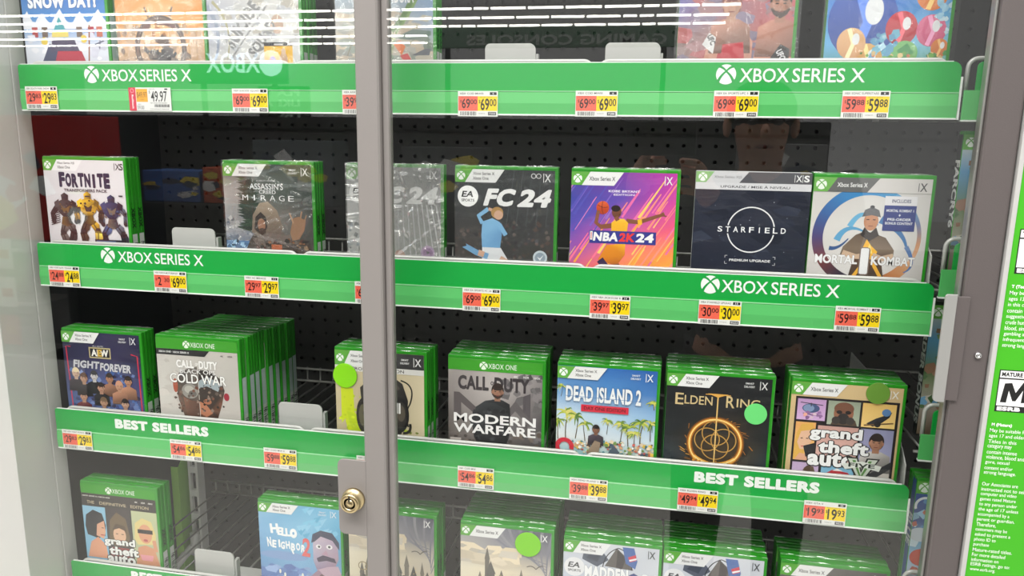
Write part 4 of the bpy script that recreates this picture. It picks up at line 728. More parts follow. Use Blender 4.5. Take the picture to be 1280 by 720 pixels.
def c_bright():
    a = newart(); a.vm = (1.11, -11.0); a.grid(0, 30, 100, 138, [[(40, 110, 200), (30, 100, 200), (60, 130, 210)], [(60, 140, 216), (50, 130, 212), (80, 160, 216)], [(96, 176, 226), (110, 190, 230), (130, 200, 220)], [(70, 150, 120), (90, 160, 110), (100, 170, 120)], [(60, 120, 80)] * 3])
    for u, v, r, c, d in ((30, 66, 29, (44, 92, 190), (30, 66, 150)), (36, 98, 13, (226, 176, 100), (206, 150, 80)), (62, 72, 13, (212, 52, 68), (176, 34, 50)), (84, 44, 13, (242, 154, 56), (226, 120, 40)), (86, 74, 12, (234, 116, 156), (206, 84, 126)), (22, 84, 12, (234, 188, 136), (216, 160, 110)), (94, 88, 7, (230, 140, 66), (206, 110, 50))):
        a.ell(u, v, r, None, c, col2=d); a.line([(u - r * .2, v - r), (u + r * .15, v), (u - r * .2, v + r)], r * .3, tuple(min(255, x + 60) for x in c)); a.ell(u + r * .3, v - r * .3, r * .26, r * .4, (238, 240, 242))
    a.ell(66, 92, 11, 10, (120, 190, 110)); a.poly([(60, 90), (68, 84), (74, 92), (66, 98)], (60, 150, 80)); a.scat(40, 74, 60, 100, 24, 3.4, [(180, 220, 236), (120, 190, 216), (90, 160, 200)], 5); a.scat(30, 92, 100, 104, 60, 2.2, [(70, 140, 70), (120, 180, 80), (230, 200, 140), (210, 120, 80)], 6); a.scat(88, 34, 100, 90, 20, 3, [(150, 200, 226), (200, 224, 236)], 7)
    a.vm = (1.0, 0.0)
    head_slant(a, ['Xbox Series X'], 'X')
    return a
def c_nextblue():
    a = newart(); head_slant(a, ['Xbox Series X'], 'X', h=14); a.grid(0, 14, 100, 138, [[(50, 80, 150), (60, 110, 180)], [(40, 70, 140), (120, 170, 214)], [(130, 180, 216), (170, 206, 226)], [(190, 200, 220), (200, 214, 226)], [(214, 180, 170), (206, 200, 210)]])
    a.scat(0, 16, 100, 110, 80, 5, [(60, 90, 160), (150, 190, 220), (200, 216, 230), (200, 110, 90), (90, 140, 190)], 4); a.orb(7, 7, 5, (240, 250, 240), (98, 172, 66)); a.ring(10, 28, 9, 2.4, (232, 236, 240), 40, 200); a.ell(8, 60, 10, 8, (206, 214, 226)); a.ell(12, 86, 11, 10, (206, 80, 60)); a.ell(20, 70, 6, 5, (226, 150, 130))
    return a
def c_nexttan():
    a = newart(); a.grid(0, 0, 100, 138, [[(214, 214, 206)] * 2, [(90, 150, 196), (110, 160, 200)], [(90, 120, 70), (110, 130, 90)], [(170, 160, 150), (150, 130, 120)], [(120, 100, 80)] * 2]); a.scat(0, 10, 100, 110, 120, 5, [(120, 140, 90), (80, 110, 70), (196, 190, 180), (110, 160, 200), (150, 110, 90)], 6)
    head_slant(a, ['Xbox Series X'], 'X')
    return a
# ------------------------------------------------------------------ the place: floor, far ceiling, cabinet shell
ZT = [0.0, -0.2417, -0.4868, -0.732]          # tops of the four sign strips
FLOOR = -1.66
XL, XR, XE = 0.0, 1.168, 1.72                  # strip ends, end of the next bay
YB = 0.372                                     # pegboard face
struct(box('floor', (-9, 9, -16, 0.6, FLOOR - .05, FLOOR), M['floor']))
# pegboard with real round holes
def pegboard():
    bm = bmesh.new(); p = 0.0254; n = 10; r = 0.0034
    x0, z0 = -0.0598, -1.10
    nx, nz = int((XE - x0) / p), int((0.30 - z0) / p)
    cache = {}
    def vert(x, z):
        k = (round(x, 5), round(z, 5))
        if k not in cache: cache[k] = bm.verts.new((x, YB, z))
        return cache[k]
    for i in range(nx):
        for j in range(nz):
            cx, cz = x0 + (i + .5) * p, z0 + (j + .5) * p; h = p / 2
            sq = [(cx - h, cz - h), (cx + h, cz - h), (cx + h, cz + h), (cx - h, cz + h)]
            ci = [bm.verts.new((cx + r * math.cos(math.radians(225 + 45 * k)), YB, cz + r * math.sin(math.radians(225 + 45 * k)))) for k in range(8)]
            cb = [bm.verts.new((v.co.x, YB + .005, v.co.z)) for v in ci]
            sv = [vert(*q) for q in sq]
            for k in range(4):
                a, b, c = ci[2 * k], ci[2 * k + 1], ci[(2 * k + 2) % 8]
                bm.faces.new((sv[k], sv[(k + 1) % 4], c, b, a))
            for k in range(8): bm.faces.new((ci[k], ci[(k + 1) % 8], cb[(k + 1) % 8], cb[k]))
    return bm
struct(obj('wall_back', pegboard(), M['peg']))
struct(box('trim_1', (-.058, XE, YB + .012, YB + .03, -1.12, .32), M['dark'], bev=.002))
# left cheek of the cabinet: pale front return with a seam, dark inner lining
bm = bmesh.new(); bm_box(bm, -.075, -.012, -.066, -.0012, -1.3, .5, .0008); bm_box(bm, -.075, -.012, .0004, .0255, -1.3, .5, .0008); bm_box(bm, -.074, -.0135, -.002, .002, -1.3, .5)
struct(obj('wall_left', bm, M['sidelight']))
struct(box('trim_2', (-.075, -.060, .0256, YB + .03, -1.3, .5), M['sidedark'], bev=.001))
struct(box('trim_3', (-.045, XE, .02, YB + .03, -1.30, -1.12), M['sidedark'], bev=.004))
struct(box('wall_right', (XE, XE + .03, -.05, YB + .03, -1.3, .5), M['sidedark'], bev=.002))
struct(box('trim_4', (-.045, XE + .03, -.02, YB + .03, .36, .40), M['sidedark'], bev=.004))

# ------------------------------------------------------------------ what the glass mirrors: the opposite side of the aisle
t = thing('display_unit', 'black shelving unit across the aisle, mirrored in the glass', 'shelving', (0, -3.0, FLOOR))
bm = bmesh.new(); bm_box(bm, -2.42, 1.62, -.5, 0, 0, 1.66, .01); obj('back_panel', bm, M['opp'], t)
for z in (.35, .8, 1.2): box('shelf', (-2.40, 1.60, 0, .32, z, z + .02), M['opp'], t, .003)
t = thing('display_unit', 'low black shelving unit added right of the taller one to darken the reflection', 'shelving', (0, -3.0, FLOOR))  # added low unit, keeps pale haze out of the lower right reflection
bm = bmesh.new(); bm_box(bm, 1.66, 3.4, -.5, 0, 0, 1.02, .01); obj('back_panel', bm, M['opp'], t)
for z in (.3, .65): box('shelf', (1.67, 3.38, 0, .32, z, z + .02), M['opp'], t, .003)
t = thing('hanging_sign', 'dark green sign reading GAMING CONSOLES, mirrored in the glass', 'sign', (0, -3.0, 0))
box('panel', (-.3, .95, -.02, 0, .335, .43), mat('dark_green_sign', (112, 146, 122), .6), t, .003)
for x in (-.2, .85): box('post', (x - .012, x + .012, -.03, -.01, 0, .34), M['opp'], t, .002)
a = Art(2, .3, .01, .001); a.text('GAMING CONSOLES', 64, 27, 50, (196, 206, 198), wu=96, bold=.03)
a.build('lettering', M['matte'], t, (1.02, .002, .398), (-1, 0, 0), (0, 0, 1), (0, 1, 0))
t = thing('backlit_sign', 'glowing blue white brand sign across the aisle, mirrored on the upper left', 'sign', (0, -2.93, 0))
box('panel', (-1.56, -1.02, -.03, 0, .16, .36), M['opp'], t, .003)
for z in (-1.5, -1.1): box('post', (z - .012, z + .012, -.04, -.02, -.01, .2), M['opp'], t, .002)
a = Art(2, .3, .01, .001); a.text('XBOX', 29, 60, 100, (225, 240, 255), wu=30, bold=.02); a.build('lettering', M['litsign'], t, (-1.02, .002, .322), (-1, 0, 0), (0, 0, 1), (0, 1, 0))
a = Art(2, .3, .01, .001); a.ell(8, 62, 6.4, 64, (225, 240, 255), n=32); a.build('emblem', M['litsign'], t, (-1.02, .002, .322), (-1, 0, 0), (0, 0, 1), (0, 1, 0))
t = thing('banner', 'pale green banner reading PLAY LIKE A PRO, mirrored in the glass', 'sign', (0, -2.97, 0))
box('panel', (-1.20, -.92, -.02, 0, -.03, .15), M['opp'], t, .003)
a = Art(2, .3, .01, .001)
for i, s_ in enumerate(('PLAY', 'LIKE A', 'PRO')): a.text(s_, 2, 30 + i * 54, 36, (214, 236, 220), bold=.05, al='l', wu=(17, 20, 15)[i])
a.build('lettering', M['matte'], t, (-.95, .002, .15), (-1, 0, 0), (0, 0, 1), (0, 1, 0))
for i, (x0, x1, z0, z1, c, lb) in enumerate([(-2.40, -1.78, -.62, -.02, (196, 28, 26), 'red product display board, mirrored behind the left games'), (-1.74, -1.42, -.438, -.28, (70, 110, 180), 'blue picture carton on the opposite unit'), (-1.40, -1.16, -.438, -.26, (206, 90, 50), 'orange picture carton on the opposite unit'),
        (-1.12, -.70, -.438, -.12, (86, 96, 100), 'grey carton on the opposite unit beside the orange one'), (-.35, .05, -.438, -.14, (60, 64, 66), 'charcoal carton on the opposite unit'), (1.2, 1.56, -.438, -.1, (120, 120, 122), 'grey carton at the right end of the opposite unit')]):
    bx = thing('product_carton', lb + ', seen as a reflection', 'box', ((x0 + x1) / 2, -2.84 if i else -2.55, z0)); w = (x1 - x0) / 2
    box('carton', (-w, w, -.1, .1, .0, z1 - z0), mat('carton', c, .5), bx, .004)
    a = Art(2 * w, z1 - z0, 2 * w / 100, (z1 - z0) / 100); a.scat(10, 20, 90, 80, 14, 12, [c, (226, 206, 80), (230, 230, 230), (60, 70, 90)], i, 1.4); a.build('print', M['matte'], bx, (w, .1012, z1 - z0), (-1, 0, 0), (0, 0, 1), (0, 1, 0))
t = thing('display_unit', 'white shelving unit of small white cartons, mirrored on the far left', 'shelving', (-3.5, -3.0, FLOOR))
box('back_panel', (-1.2, 1.02, -.3, 0, .3, 1.92), mat('white_shelving', (150, 150, 152), .5), t, .01)
for z in (.32, .62, .92, 1.22, 1.52): box('shelf', (-1.2, 1.02, 0, .25, z, z + .02), M['white'], t, .003)
a = Art(2.3, 1.6, .023, .016)
rg = random.Random(5)
for i in range(14):
    for j in range(7):
        u, v = 4 + i * 7, 3 + j * 13.4; a.rect(u, v, u + 5.4, v + 10.5, rg.choice([(240, 240, 240), (236, 236, 234), (90, 170, 120), (200, 80, 90), (110, 130, 200)] if j > 2 else [(240, 240, 240), (230, 232, 236), (236, 234, 230)])); a.rect(u + 1, v + 4, u + 4, v + 7, rg.choice([(70, 90, 200), (210, 120, 70), (200, 60, 80), (70, 140, 90)]))
a.build('carton_row', M['matte'], t, (1.02, .256, 1.9), (-1, 0, 0), (0, 0, 1), (0, 1, 0))
for i, (y, x0, x1) in enumerate([(-26.6, -34, 3.0), (-28.7, -36, 3.0), (-30.8, -38, 3.0), (-33.6, -42, -9), (-36.2, -44, -9)]):
    t = thing('ceiling_light', ['nearest', 'second nearest', 'third', 'fourth', 'farthest'][i] + ' long row of white ceiling tubes, mirrored across the top of the glass', 'light', (0, y, 4.3), 'rows of ceiling tubes')
    bm = bmesh.new(); bm_box(bm, x0, x1, -.06, .06, .03, .15, .01); obj('housing', bm, M['white'], t)
    bm = bmesh.new(); x = x0
    while x < x1:
        l = 1.22 if (int(x * 7) % 5) else .5
        bm_tube(bm, [(x, 0, 0), (x + l, 0, 0)], .05, 8); x += l + .10
    obj('tube', bm, M['tube'], t)

# ------------------------------------------------------------------ shelves: wire racks, sign strips, tickets
def rack(k, i, x0, x1, lab):
    zb = ZT[k] - .048
    t = thing('wire_shelf', lab, 'shelf', (x0, 0, zb), 'wire shelves of the locked cabinet'); L = x1 - x0; g = .0035
    zr = .048 + .0022; RY = .0028
    bm = bmesh.new()
    def arc(s):
        xe = g if s < 0 else L - g; q = 1 if s < 0 else -1; R = .010
        return [(xe + q * R * (1 - math.sin(math.radians(b))), RY, zr - R * (1 - math.cos(math.radians(b)))) for b in range(90, -1, -15)]
    left = arc(-1); right = arc(1)[::-1]
    bm_tube(bm, [(g, RY, -.004)] + left + right + [(L - g, RY, -.004)], .0023, 10)
    obj('front_rail', bm, M['wire'], t, True)
    bm = bmesh.new(); bm_tube(bm, [(g, .345, -.003), (L - g, .345, -.003)], .0022, 8); bm_tube(bm, [(g, .345, .02), (L - g, .345, .02)], .0022, 8); obj('back_rail', bm, M['rod'], t, True)
    first = None
    n = 15
    for q in range(n):
        x = .012 + (L - .024) * q / (n - 1)
        if first is None:
            bm = bmesh.new(); bm_tube(bm, [(0, .005, -.006), (0, .34, -.006), (0, .347, -.002), (0, .348, .022)], .0016, 6); first = obj('rod', bm, M['rod'], t, True); o = first
        else: o = first.copy(); COL.objects.link(o)
        o.parent = t; o.location = (x, 0, 0)
    return t
RN = ['top', 'second', 'third', 'bottom']; SN = ['left', 'middle', 'right']
for k in range(4):
    for i, (x0, x1) in enumerate(((.014, .395), (.397, .776), (.778, 1.158))):
        rack(k, i, x0, x1, '%s wire rack of the %s shelf row, behind the green strip' % (SN[i], RN[k]))
HS, HF = .0325, .061        # sign height to fold, whole height
def strip(k, lab):
    t = thing('shelf_sign_strip', lab, 'sign strip', (XL, 0, ZT[k]), 'green sign strips of the locked cabinet')
    bm = bmesh.new(); bm_prism(bm, rrect(.0, XR, -HS - .004, 0, (0, 0, .009, .004)), -.0022, .0, .0004); obj('sign_panel', bm, M['sign'], t)
    bm = bmesh.new(); bm_prism_x(bm, [(-.0024, -HS), (-.0044, -HS - .0015), (-.0056, -HS - .014), (-.0046, -HF + .0018), (-.0024, -HF + .0018), (-.0024, -HS - .003)], .0022, XR - .001); obj('ticket_channel', bm, M['channel'], t, label='paler clear fronted ticket channel')
    box('bottom_edge', (.0022, XR - .001, -.0054, .0, -HF, -HF + .0018), M['rim'], t, .0003, label='thin white lower edge')
    box('fold_line', (.002, XR - .001, -.0045, -.0022, -HS - .0006, -HS + .0004), mat('pale_fold', (150, 214, 160), .4), t)
    box('top_edge', (.004, XR - .009, -.0021, -.0001, -.0002, .0007), M['rim'], t)
    bm = bmesh.new(); bm_prism_x(bm, [(-.0045, -.016), (-.0035, -.016), (-.0025, -HF), (-.0052, -HF)], XR - .0005, XR + .0015); obj('end_cap', bm, M['rim'], t)
    return t
def series_text(t, z, lx, tx0, tx1):
    a = Art(XR, .06, .001, .001); s_ = 'left' if lx < 500 else 'right'; a.orb(lx, 13.4, 11.0, (242, 246, 242), (20, 158, 66))
    a.text('XBOX', tx0 + 26.5, 14.4, 15.2, (242, 246, 242), wu=53, bold=.010); a.text('SERIES X', (tx0 + 56 + tx1) / 2, 14.4, 15.2, (242, 246, 242), wu=tx1 - tx0 - 57, bold=.010)
    a.build('lettering', M['gloss'], t, (0, -.0024, 0), label='white brand lettering with round emblem, %s one' % s_)
def best_text(t, x0, x1, v):
    a = Art(XR, .06, .001, .001); a.text('BEST SELLERS', (x0 + x1) / 2, v, 14.6, (242, 246, 242), wu=x1 - x0, bold=.065)
    a.build('lettering', M['gloss'], t, (0, -.0024, 0), label='bold white lettering, %s one' % ('left' if x0 < 500 else 'right'))
t = strip(0, 'topmost green sign strip, at eye level, with white round emblem lettering twice'); series_text(t, 0, 112, 127, 258); series_text(t, 0, 924, 939, 1072)
t = strip(1, 'second green sign strip from the top, below the white and purple covers'); series_text(t, 0, 112, 127.5, 258); series_text(t, 0, 922, 935, 1068)
t = strip(2, 'third green sign strip, reading BEST SELLERS under the golden ring cover'); best_text(t, 99, 248, 15.2); best_text(t, 918, 1067, 14.0)
t = strip(3, 'lowest green sign strip, cut by the bottom edge of the picture'); best_text(t, 103, 250, 12)
# the neighbouring bay on the right
for j, (z, lb) in enumerate(((.0, 'upper'), (-.195, 'middle'), (-.391, 'lower'), (-.606, 'lowest'))):
    t = thing('shelf_sign_strip', '%s green strip of the neighbouring bay, half hidden by the right door frame' % lb, 'sign strip', (1.172, 0, z), 'green strips of the neighbouring bay')
    bm = bmesh.new(); bm_prism(bm, rrect(.0115, .50, -.031, 0, (0, 0, 0, .006)), -.002, 0, .0003); obj('sign_panel', bm, M['sign'], t)
    bm = bmesh.new(); bm_prism(bm, [(0, -.061), (.50, -.061), (.50, -.030), (0, -.030)], -.005, -.0022, .0003); obj('ticket_channel', bm, M['channel'], t, label='paler ticket channel')
    box('bottom_edge', (0, .5, -.0056, 0, -.0628, -.061), M['rim'], t)
    r = thing('wire_shelf', '%s wire rack of the neighbouring bay, with a bent grey rail end' % lb, 'shelf', (1.17, 0, z - .05), 'wire racks of the neighbouring bay')
    bm = bmesh.new(); bm_tube(bm, [(.0065, .006, .014)] + [(.0065 + .010 * (1 - math.cos(math.radians(b))), .006, .044 + .010 * math.sin(math.radians(b))) for b in range(0, 91, 15)] + [(.5, .006, .054)], .0024, 10); obj('front_rail', bm, M['wire'], r, True)
    bm = bmesh.new()
    for q in range(18): bm_tube(bm, [(.01 + q * .027, .006, -.004), (.01 + q * .027, .345, -.004)], .0016, 6)
    bm_tube(bm, [(.0, .345, -.004), (.5, .345, -.004)], .002, 6); bm_tube(bm, [(.0, .008, -.006), (.5, .008, -.006)], .002, 6); obj('rods', bm, M['rod'], r, True)

# price tickets
RED = (240, 104, 84); YEL = (250, 216, 20); BLK = (28, 26, 26)
def dollars(a, s, u0, u1, v0, v1, col, big):
    d, c = s.split('.'); w = u1 - u0
    a.text('$', u0 + w * .08, v0 + (v1 - v0) * .3, (v1 - v0) * .3, col, wu=w * .09)
    nd = len(d); a.text(d, u0 + w * (.36 if nd == 2 else .3), (v0 + v1) / 2, (v1 - v0) * .92, col, wu=w * (.46 if nd == 2 else .24), bold=(.02 if big else .016))
    a.text(c, u0 + w * .79, v0 + (v1 - v0) * (.36 if big else .34), (v1 - v0) * (.55 if big else .46), col, wu=w * .36, bold=.012)
def ticket(k, x, z, p1, p2, head, num, where):
    lb = 'red and yellow ticket priced %s, %s' % (p2 or p1, where)
    t = thing('price_ticket', lb, 'price tag', (x, -.0068, z), 'price tickets along the sign strips')
    a = Art(.049, .0295, .00049, .000295, 5e-6); a.rect(0, 0, 100, 100, (236, 236, 232))
    a.text(head, 4, 9.5, 8, (70, 70, 70), al='l', wu=min(72, 4.6 * len(head)), bold=.01); a.rect(80, 4, 97, 15, (24, 24, 24)); a.text(num, 88.5, 9.5, 7, (235, 235, 235), wu=3.4 * len(num), bold=.02)
    a.rect(1, 20, 50, 78, RED); a.rect(50, 20, 99, 78, YEL); a.text('UNIT PRICE', 20, 23.6, 3.4, (120, 60, 50), wu=24); a.text('RETAIL PRICE', 70, 23.6, 3.4, (110, 96, 30), wu=30)
    dollars(a, p1, 4, 49, 28, 70, (48, 20, 20), False)
    if p2: dollars(a, p2, 51, 98, 26, 78, BLK, True)
    rg = random.Random(int(x * 1000) + k); u = 6
    while u < 46:
        w = rg.choice((.7, 1.1, 1.8)); a.rect(u, 81, u + w, 96, (50, 50, 50)); u += w + rg.choice((.8, 1.2, 2))
    a.text('12/26/23', 60, 88, 4, (120, 120, 120), wu=16); a.rect(76, 82, 96, 95, (60, 60, 60)); a.text(str(rg.randint(1000, 9999)), 86, 88.5, 8, (225, 225, 225), wu=16, bold=.02)
    a.build('printed_card', M['gloss'], t, slab=.0005)
    return t
TK = [
 (0, .012, -.029, '29.83', '29.83', 'XBX SOUTH PARK SNOW', '1', 'leftmost on the topmost strip'),
 (0, .316, -.031, '69.00', '69.00', 'XBX SUICIDE SQUAD', '3', 'topmost strip, nearest left of upright frame'),
 (0, .465, -.032, '39.97', None, 'XBX AVATAR', '4', 'topmost strip, half hidden by upright frame'),
 (0, .613, -.033, '69.00', '69.00', 'XBX COD MWIII', '5', 'topmost strip, first right of upright frame'),
 (0, .755, -.032, '69.00', '69.00', 'XBX COD MWIII', '6', 'topmost strip, below the right grey plate'),
 (0, .912, -.0315, '69.00', '69.00', 'XBX EA SPORTS UFC 5', '7', 'topmost strip, under the right round emblem'),
 (0, 1.049, -.031, '59.88', '59.88', 'XBX SONIC SUPERSTARS', '8', 'rightmost on the topmost strip'),
 (1, .019, -.2725, '24.88', '24.88', 'XBX FORTNITE TRANSF', '9', 'leftmost on the second strip'),
 (1, .184, -.272, '2.30', '69.00', 'XBX FORZA MOTORSPORT', '10', 'second strip, below the lone grey plate'),
 (1, .319, -.2725, '29.97', '29.97', 'XBX AC MIRAGE', '11', 'second strip, below the hooded figure'),
 (1, .475, -.2725, '69.00', None, 'XBX FC 24', '12', 'second strip, half hidden by upright frame'),
 (1, .619, -.2735, '69.00', '69.00', 'XBX EA SPORTS FC 24', '13', 'second strip, below the footballer'),
 (1, .780, -.274, '39.97', '39.97', 'XBX NBA 2K24 KOBE B', '14', 'second strip, below the basketball player'),
 (1, .910, -.273, '30.00', '30.00', 'XBX STARFIELD UPGRAD', '15', 'second strip, below the dark space cover'),
 (1, 1.064, -.272, '59.88', '59.88', 'XBX MORTAL KOMBAT 1', '16', 'rightmost on the second strip'),
 (2, .013, -.5165, '29.83', '29.83', 'XBX AEW FIGHT FOREVE', '17', 'leftmost on the third strip'),
 (2, .189, -.516, '54.86', '54.86', 'XB1 COD COLD W', '18', 'third strip, below the split face cover'),
 (2, .334, -.515, '59.88', '59.88', 'XB1 COD MW II', '19', 'third strip, below the grey plate'),
 (2, .471, -.5135, '54.86', None, 'XBX COD', '20', 'third strip, above the lock plate'),
 (2, .613, -.5145, '54.86', '54.86', 'XB1 COD MW', '21', 'third strip, below the grey soldier'),
 (2, .762, -.5155, '39.88', '39.88', 'XBX DEAD ISLAND 2', '22', 'third strip, below the palm beach cover'),
 (2, .899, -.5155, '49.94', '49.94', 'XBX ELDEN RING', '23', 'third strip, below the golden ring cover'),
 (2, 1.050, -.516, '19.93', '19.93', 'XBX GTA V', '24', 'rightmost on the third strip'),
]
for T in TK: ticket(*T)
t = thing('price_ticket', 'white clearance price ticket with crimson end, reading 49.97, on the topmost strip', 'price tag', (.168, -.0068, -.030), 'price tickets along the sign strips')
a = Art(.061, .0295, .00061, .000295, 5e-6); a.rect(0, 0, 100, 100, (232, 232, 230)); a.rect(0, 0, 17, 100, (214, 40, 70)); a.text('Rollback', 9, 62, 9, (245, 225, 228), wu=30, rot=-90, bold=.05); a.ring(8.5, 14, 4, 1.6, (240, 150, 160), n=14)
a.rect(18, 6, 45, 62, (244, 172, 40)); a.text('$49.97', 31.5, 33, 28, (90, 60, 20), wu=24); a.text('UNIT', 32, 52, 5, (110, 70, 20), wu=10); a.text('NOW', 56, 7, 5, (120, 120, 120), wu=14); a.rect(86, 4, 93, 10, (30, 30, 30))
a.text('$', 50, 20, 14, BLK, wu=3); a.text('49.97', 72, 38, 46, BLK, wu=38, bold=.012); a.text('WAS', 24, 72, 5, (90, 90, 90), wu=8); a.text('59.00', 27, 86, 16, (60, 60, 60), wu=16)
for i in range(16): a.rect(60 + i * 2.3, 72, 61 + i * 2.3 + (i % 3) * .4, 84, (60, 60, 60))
a.text('XBX SKULL AND BONES', 70, 66, 5, (100, 100, 100), wu=40); a.text('1234567 06/12', 72, 92, 4, (120, 120, 120), wu=44)
a.build('printed_card', M['gloss'], t, slab=.0005)

# grey product stops and dividers
def stop(x0, x1, k, h, lab):
    zb = ZT[k] - .048; w = x1 - x0
    t = thing('product_stop', lab, 'shelf plate', ((x0 + x1) / 2, .016, zb), 'grey product stops')
    bm = bmesh.new(); bm_prism(bm, rrect(-w / 2, w / 2, 0, h, (0, 0, .008, .006)), -.001, .001, .0004); obj('front_plate', bm, M['tab'], t)
    box('foot', (-w / 2, w / 2, .001, .09, 0, .0012), M['tab'], t); box('lip', (w / 2 - .0012, w / 2 + .003, .001, .010, .0012, h - .012), M['tab'], t)
stop(.641, .703, 0, .072, 'grey plate behind the topmost strip, left one of two'); stop(.786, .850, 0, .072, 'grey plate behind the topmost strip, right one of two')
stop(.201, .266, 1, .075, 'grey plate in the gap between white and hooded covers'); stop(.348, .413, 2, .080, 'grey plate beside the stack of split face covers'); stop(.200, .264, 3, .082, 'grey plate on the bottom row beside the three portraits cover')
for k, lab in ((1, 'slanted grey divider right of the white ring cover'), (2, 'slanted grey divider right of the tan panel cover')):
    t = thing('shelf_divider', lab, 'divider', (1.1625, 0, ZT[k] - .05), 'slanted dividers')
    bm = bmesh.new(); bm_prism_x(bm, [(.004, 0), (.30, 0), (.30, .13), (.09, .13), (.006, .080 if k == 1 else .072)], 0, .0014); obj('plate', bm, M['tab'], t); box('foot', (-.01, 0, .01, .3, 0, .0012), M['tab'], t)
# slotted upright low on the left
t = thing('shelf_upright', 'lime and white slotted upright behind the bottom row', 'upright', (0, .352, -1.1))
bm = bmesh.new(); bm_prism_x(bm, [(-.03, 0), (.018, 0), (.018, .375), (-.004, .375), (-.03, .350)], -.048, -.046); bm_box(bm, -.052, -.037, -.031, -.029, 0, .372); obj('side_plate', bm, M['lime'], t, label='lime green side plate')
bm = bmesh.new()
for xa, xb in ((-.034, -.029), (-.018, -.013)): bm_box(bm, xa, xb, -.004, .018, 0, .62)
for i in range(13): bm_box(bm, -.029, -.018, -.004, .018, i * .05, i * .05 + .013)
obj('slotted_standard', bm, M['white'], t, label='white slotted rail')
box('slot_backing', (-.029, -.018, .004, .016, 0, .61), M['dark'], t)
bm = bmesh.new(); bm_tube(bm, [(-.046, -.06, .165), (-.036, -.03, .185), (-.024, -.004, .2)], .008, 10); bm_tube(bm, [(-.024, -.012, .18), (-.024, -.012, .225)], .009, 10); obj('bracket', bm, M['white'], t, True, label='white bracket')
# ------------------------------------------------------------------ game cases
CWD, CHT, CT = .130, .168, .0142
def case_mesh():
    bm = bmesh.new()
    bm_box(bm, -.065, .065, 0, .0068, 0, CHT, .0012); bm_box(bm, -.065, .065, .0074, CT, 0, CHT, .0012); bm_box(bm, -.0638, .0638, .004, .010, .0012, CHT - .0012)
    bm_box(bm, -.012, .012, .0052, .009, CHT - .004, CHT + .0002)
    return bm
_case = {}
def seam(t, body):
    """folded edge of the clear wrap along the top of a case"""
    if body == 'sleeve': return
    if 'seam' not in _case:
        rg = random.Random(2); bm = bmesh.new()
        for y0, am in ((.0012, .0009), (.0135, .0013)):
            x = -.064
            while x < .062:
                l = rg.uniform(.004, .016); h0, h1 = rg.uniform(.2, 1) * am, rg.uniform(.2, 1) * am; w = rg.uniform(.0003, .0008); d = rg.uniform(-.0004, .0004)
                x1 = min(x + l, .0645); v = [bm.verts.new(p) for p in ((x, y0 + d - w, CHT - .0002), (x1, y0 - d - w, CHT - .0002), (x1, y0 - d + w * .2, CHT + h1), (x, y0 + d + w * .2, CHT + h0), (x, y0 + d + w, CHT - .0002), (x1, y0 - d + w, CHT - .0002))]
                bm.faces.new((v[0], v[1], v[2], v[3])); bm.faces.new((v[3], v[2], v[5], v[4])); x += l + rg.choice((0, 0, .001, .006))
        o = obj('wrap_edge', bm, M['filmedge'], t); _case['seam'] = o.data
    else: link('wrap_edge', _case['seam'], None, t)
def spine_label(t, kind, words, x=.0651, z0=0):
    a = Art(CT - .002, .150, (CT - .002) / 100, .0015, 6e-6)
    if kind == 'pale':
        a.rect(8, 30, 92, 66, (206, 220, 222)); a.rect(8, 66, 92, 100, (226, 228, 226))
    else:
        a.text(words, 52, 47, 5, (16, 50, 20), wu=None, rot=-90, bold=.05)
        a.s = 0
        a.rect(12, 62, 90, 100, (226, 230, 226))
    rg = random.Random(3); v = 64
    v = 70
    while v < 98:
        h = rg.choice((.5, .9, 1.5)); a.rect(24, v, 80, v + h, (40, 44, 42)); v += h + rg.choice((.6, 1, 1.4))
    a.text('0 11722', 88, 84, 6, (60, 60, 60), rot=-90)
    a.build('spine_label', M['print'], t, (x, .001, CHT - .012), (0, 1, 0), (0, 0, 1), (1, 0, 0), label='side label with a bar code')
def game(cover, x0, k, label, group=None, n=1, kind='text', dz=0.0, y=.0095, dx=0.0, words='XBOX', body='case', sticker=None, jit=.001, tiltz=0.0, film=None, first='first'):
    """x0 = left edge; n cases one behind the other"""
    zb = ZT[k] - .048 + dz
    t = thing('game_case', label, 'video game', (x0 + .065, y, zb), group, (0, 0, tiltz))
    me = _case.get(body)
    if body not in _case:
        o = obj('case', case_mesh(), M[body], t); _case[body] = o.data
    else: link('case', me, None, t)
    if body == 'sleeve': cover.build('cover', M['print'], t, (-.065, -.0003, CHT - .0005))
    else: cover.build('cover', M['print'], t, (-.065 + .0004, -.0003, CHT - .0042), label='printed front cover')
    spine_label(t, kind, words)
    seam(t, body)
    rg = random.Random(int(x0 * 999) + k)
    base_children = list(t.children)
    ords = ['second', 'third', 'fourth', 'fifth', 'sixth', 'seventh', 'eighth', 'ninth']
    nm = label.split(',')[0].replace('foremost ', '')
    for i in range(1, n):
        dup(t, (x0 + .065 + dx * i + rg.uniform(-jit, jit), y + (CT + .0006) * i, zb + rg.uniform(0, .0004)), 'green case, %s from the front in the stack of %s' % (ords[i - 1], group), group)
    if sticker:
        u, z, r, c = sticker
        bm = bmesh.new(); bm_lathe_y(bm, [(r * .98, -.0022), (r, -.0018), (r, -.0014)], u - x0 - .065, z - zb, 32)
        st = obj('sticker', bm, mat('sticker', c, .55), t, label='round plain sticker')
    if film: film_sheet(t, *film)
    return t
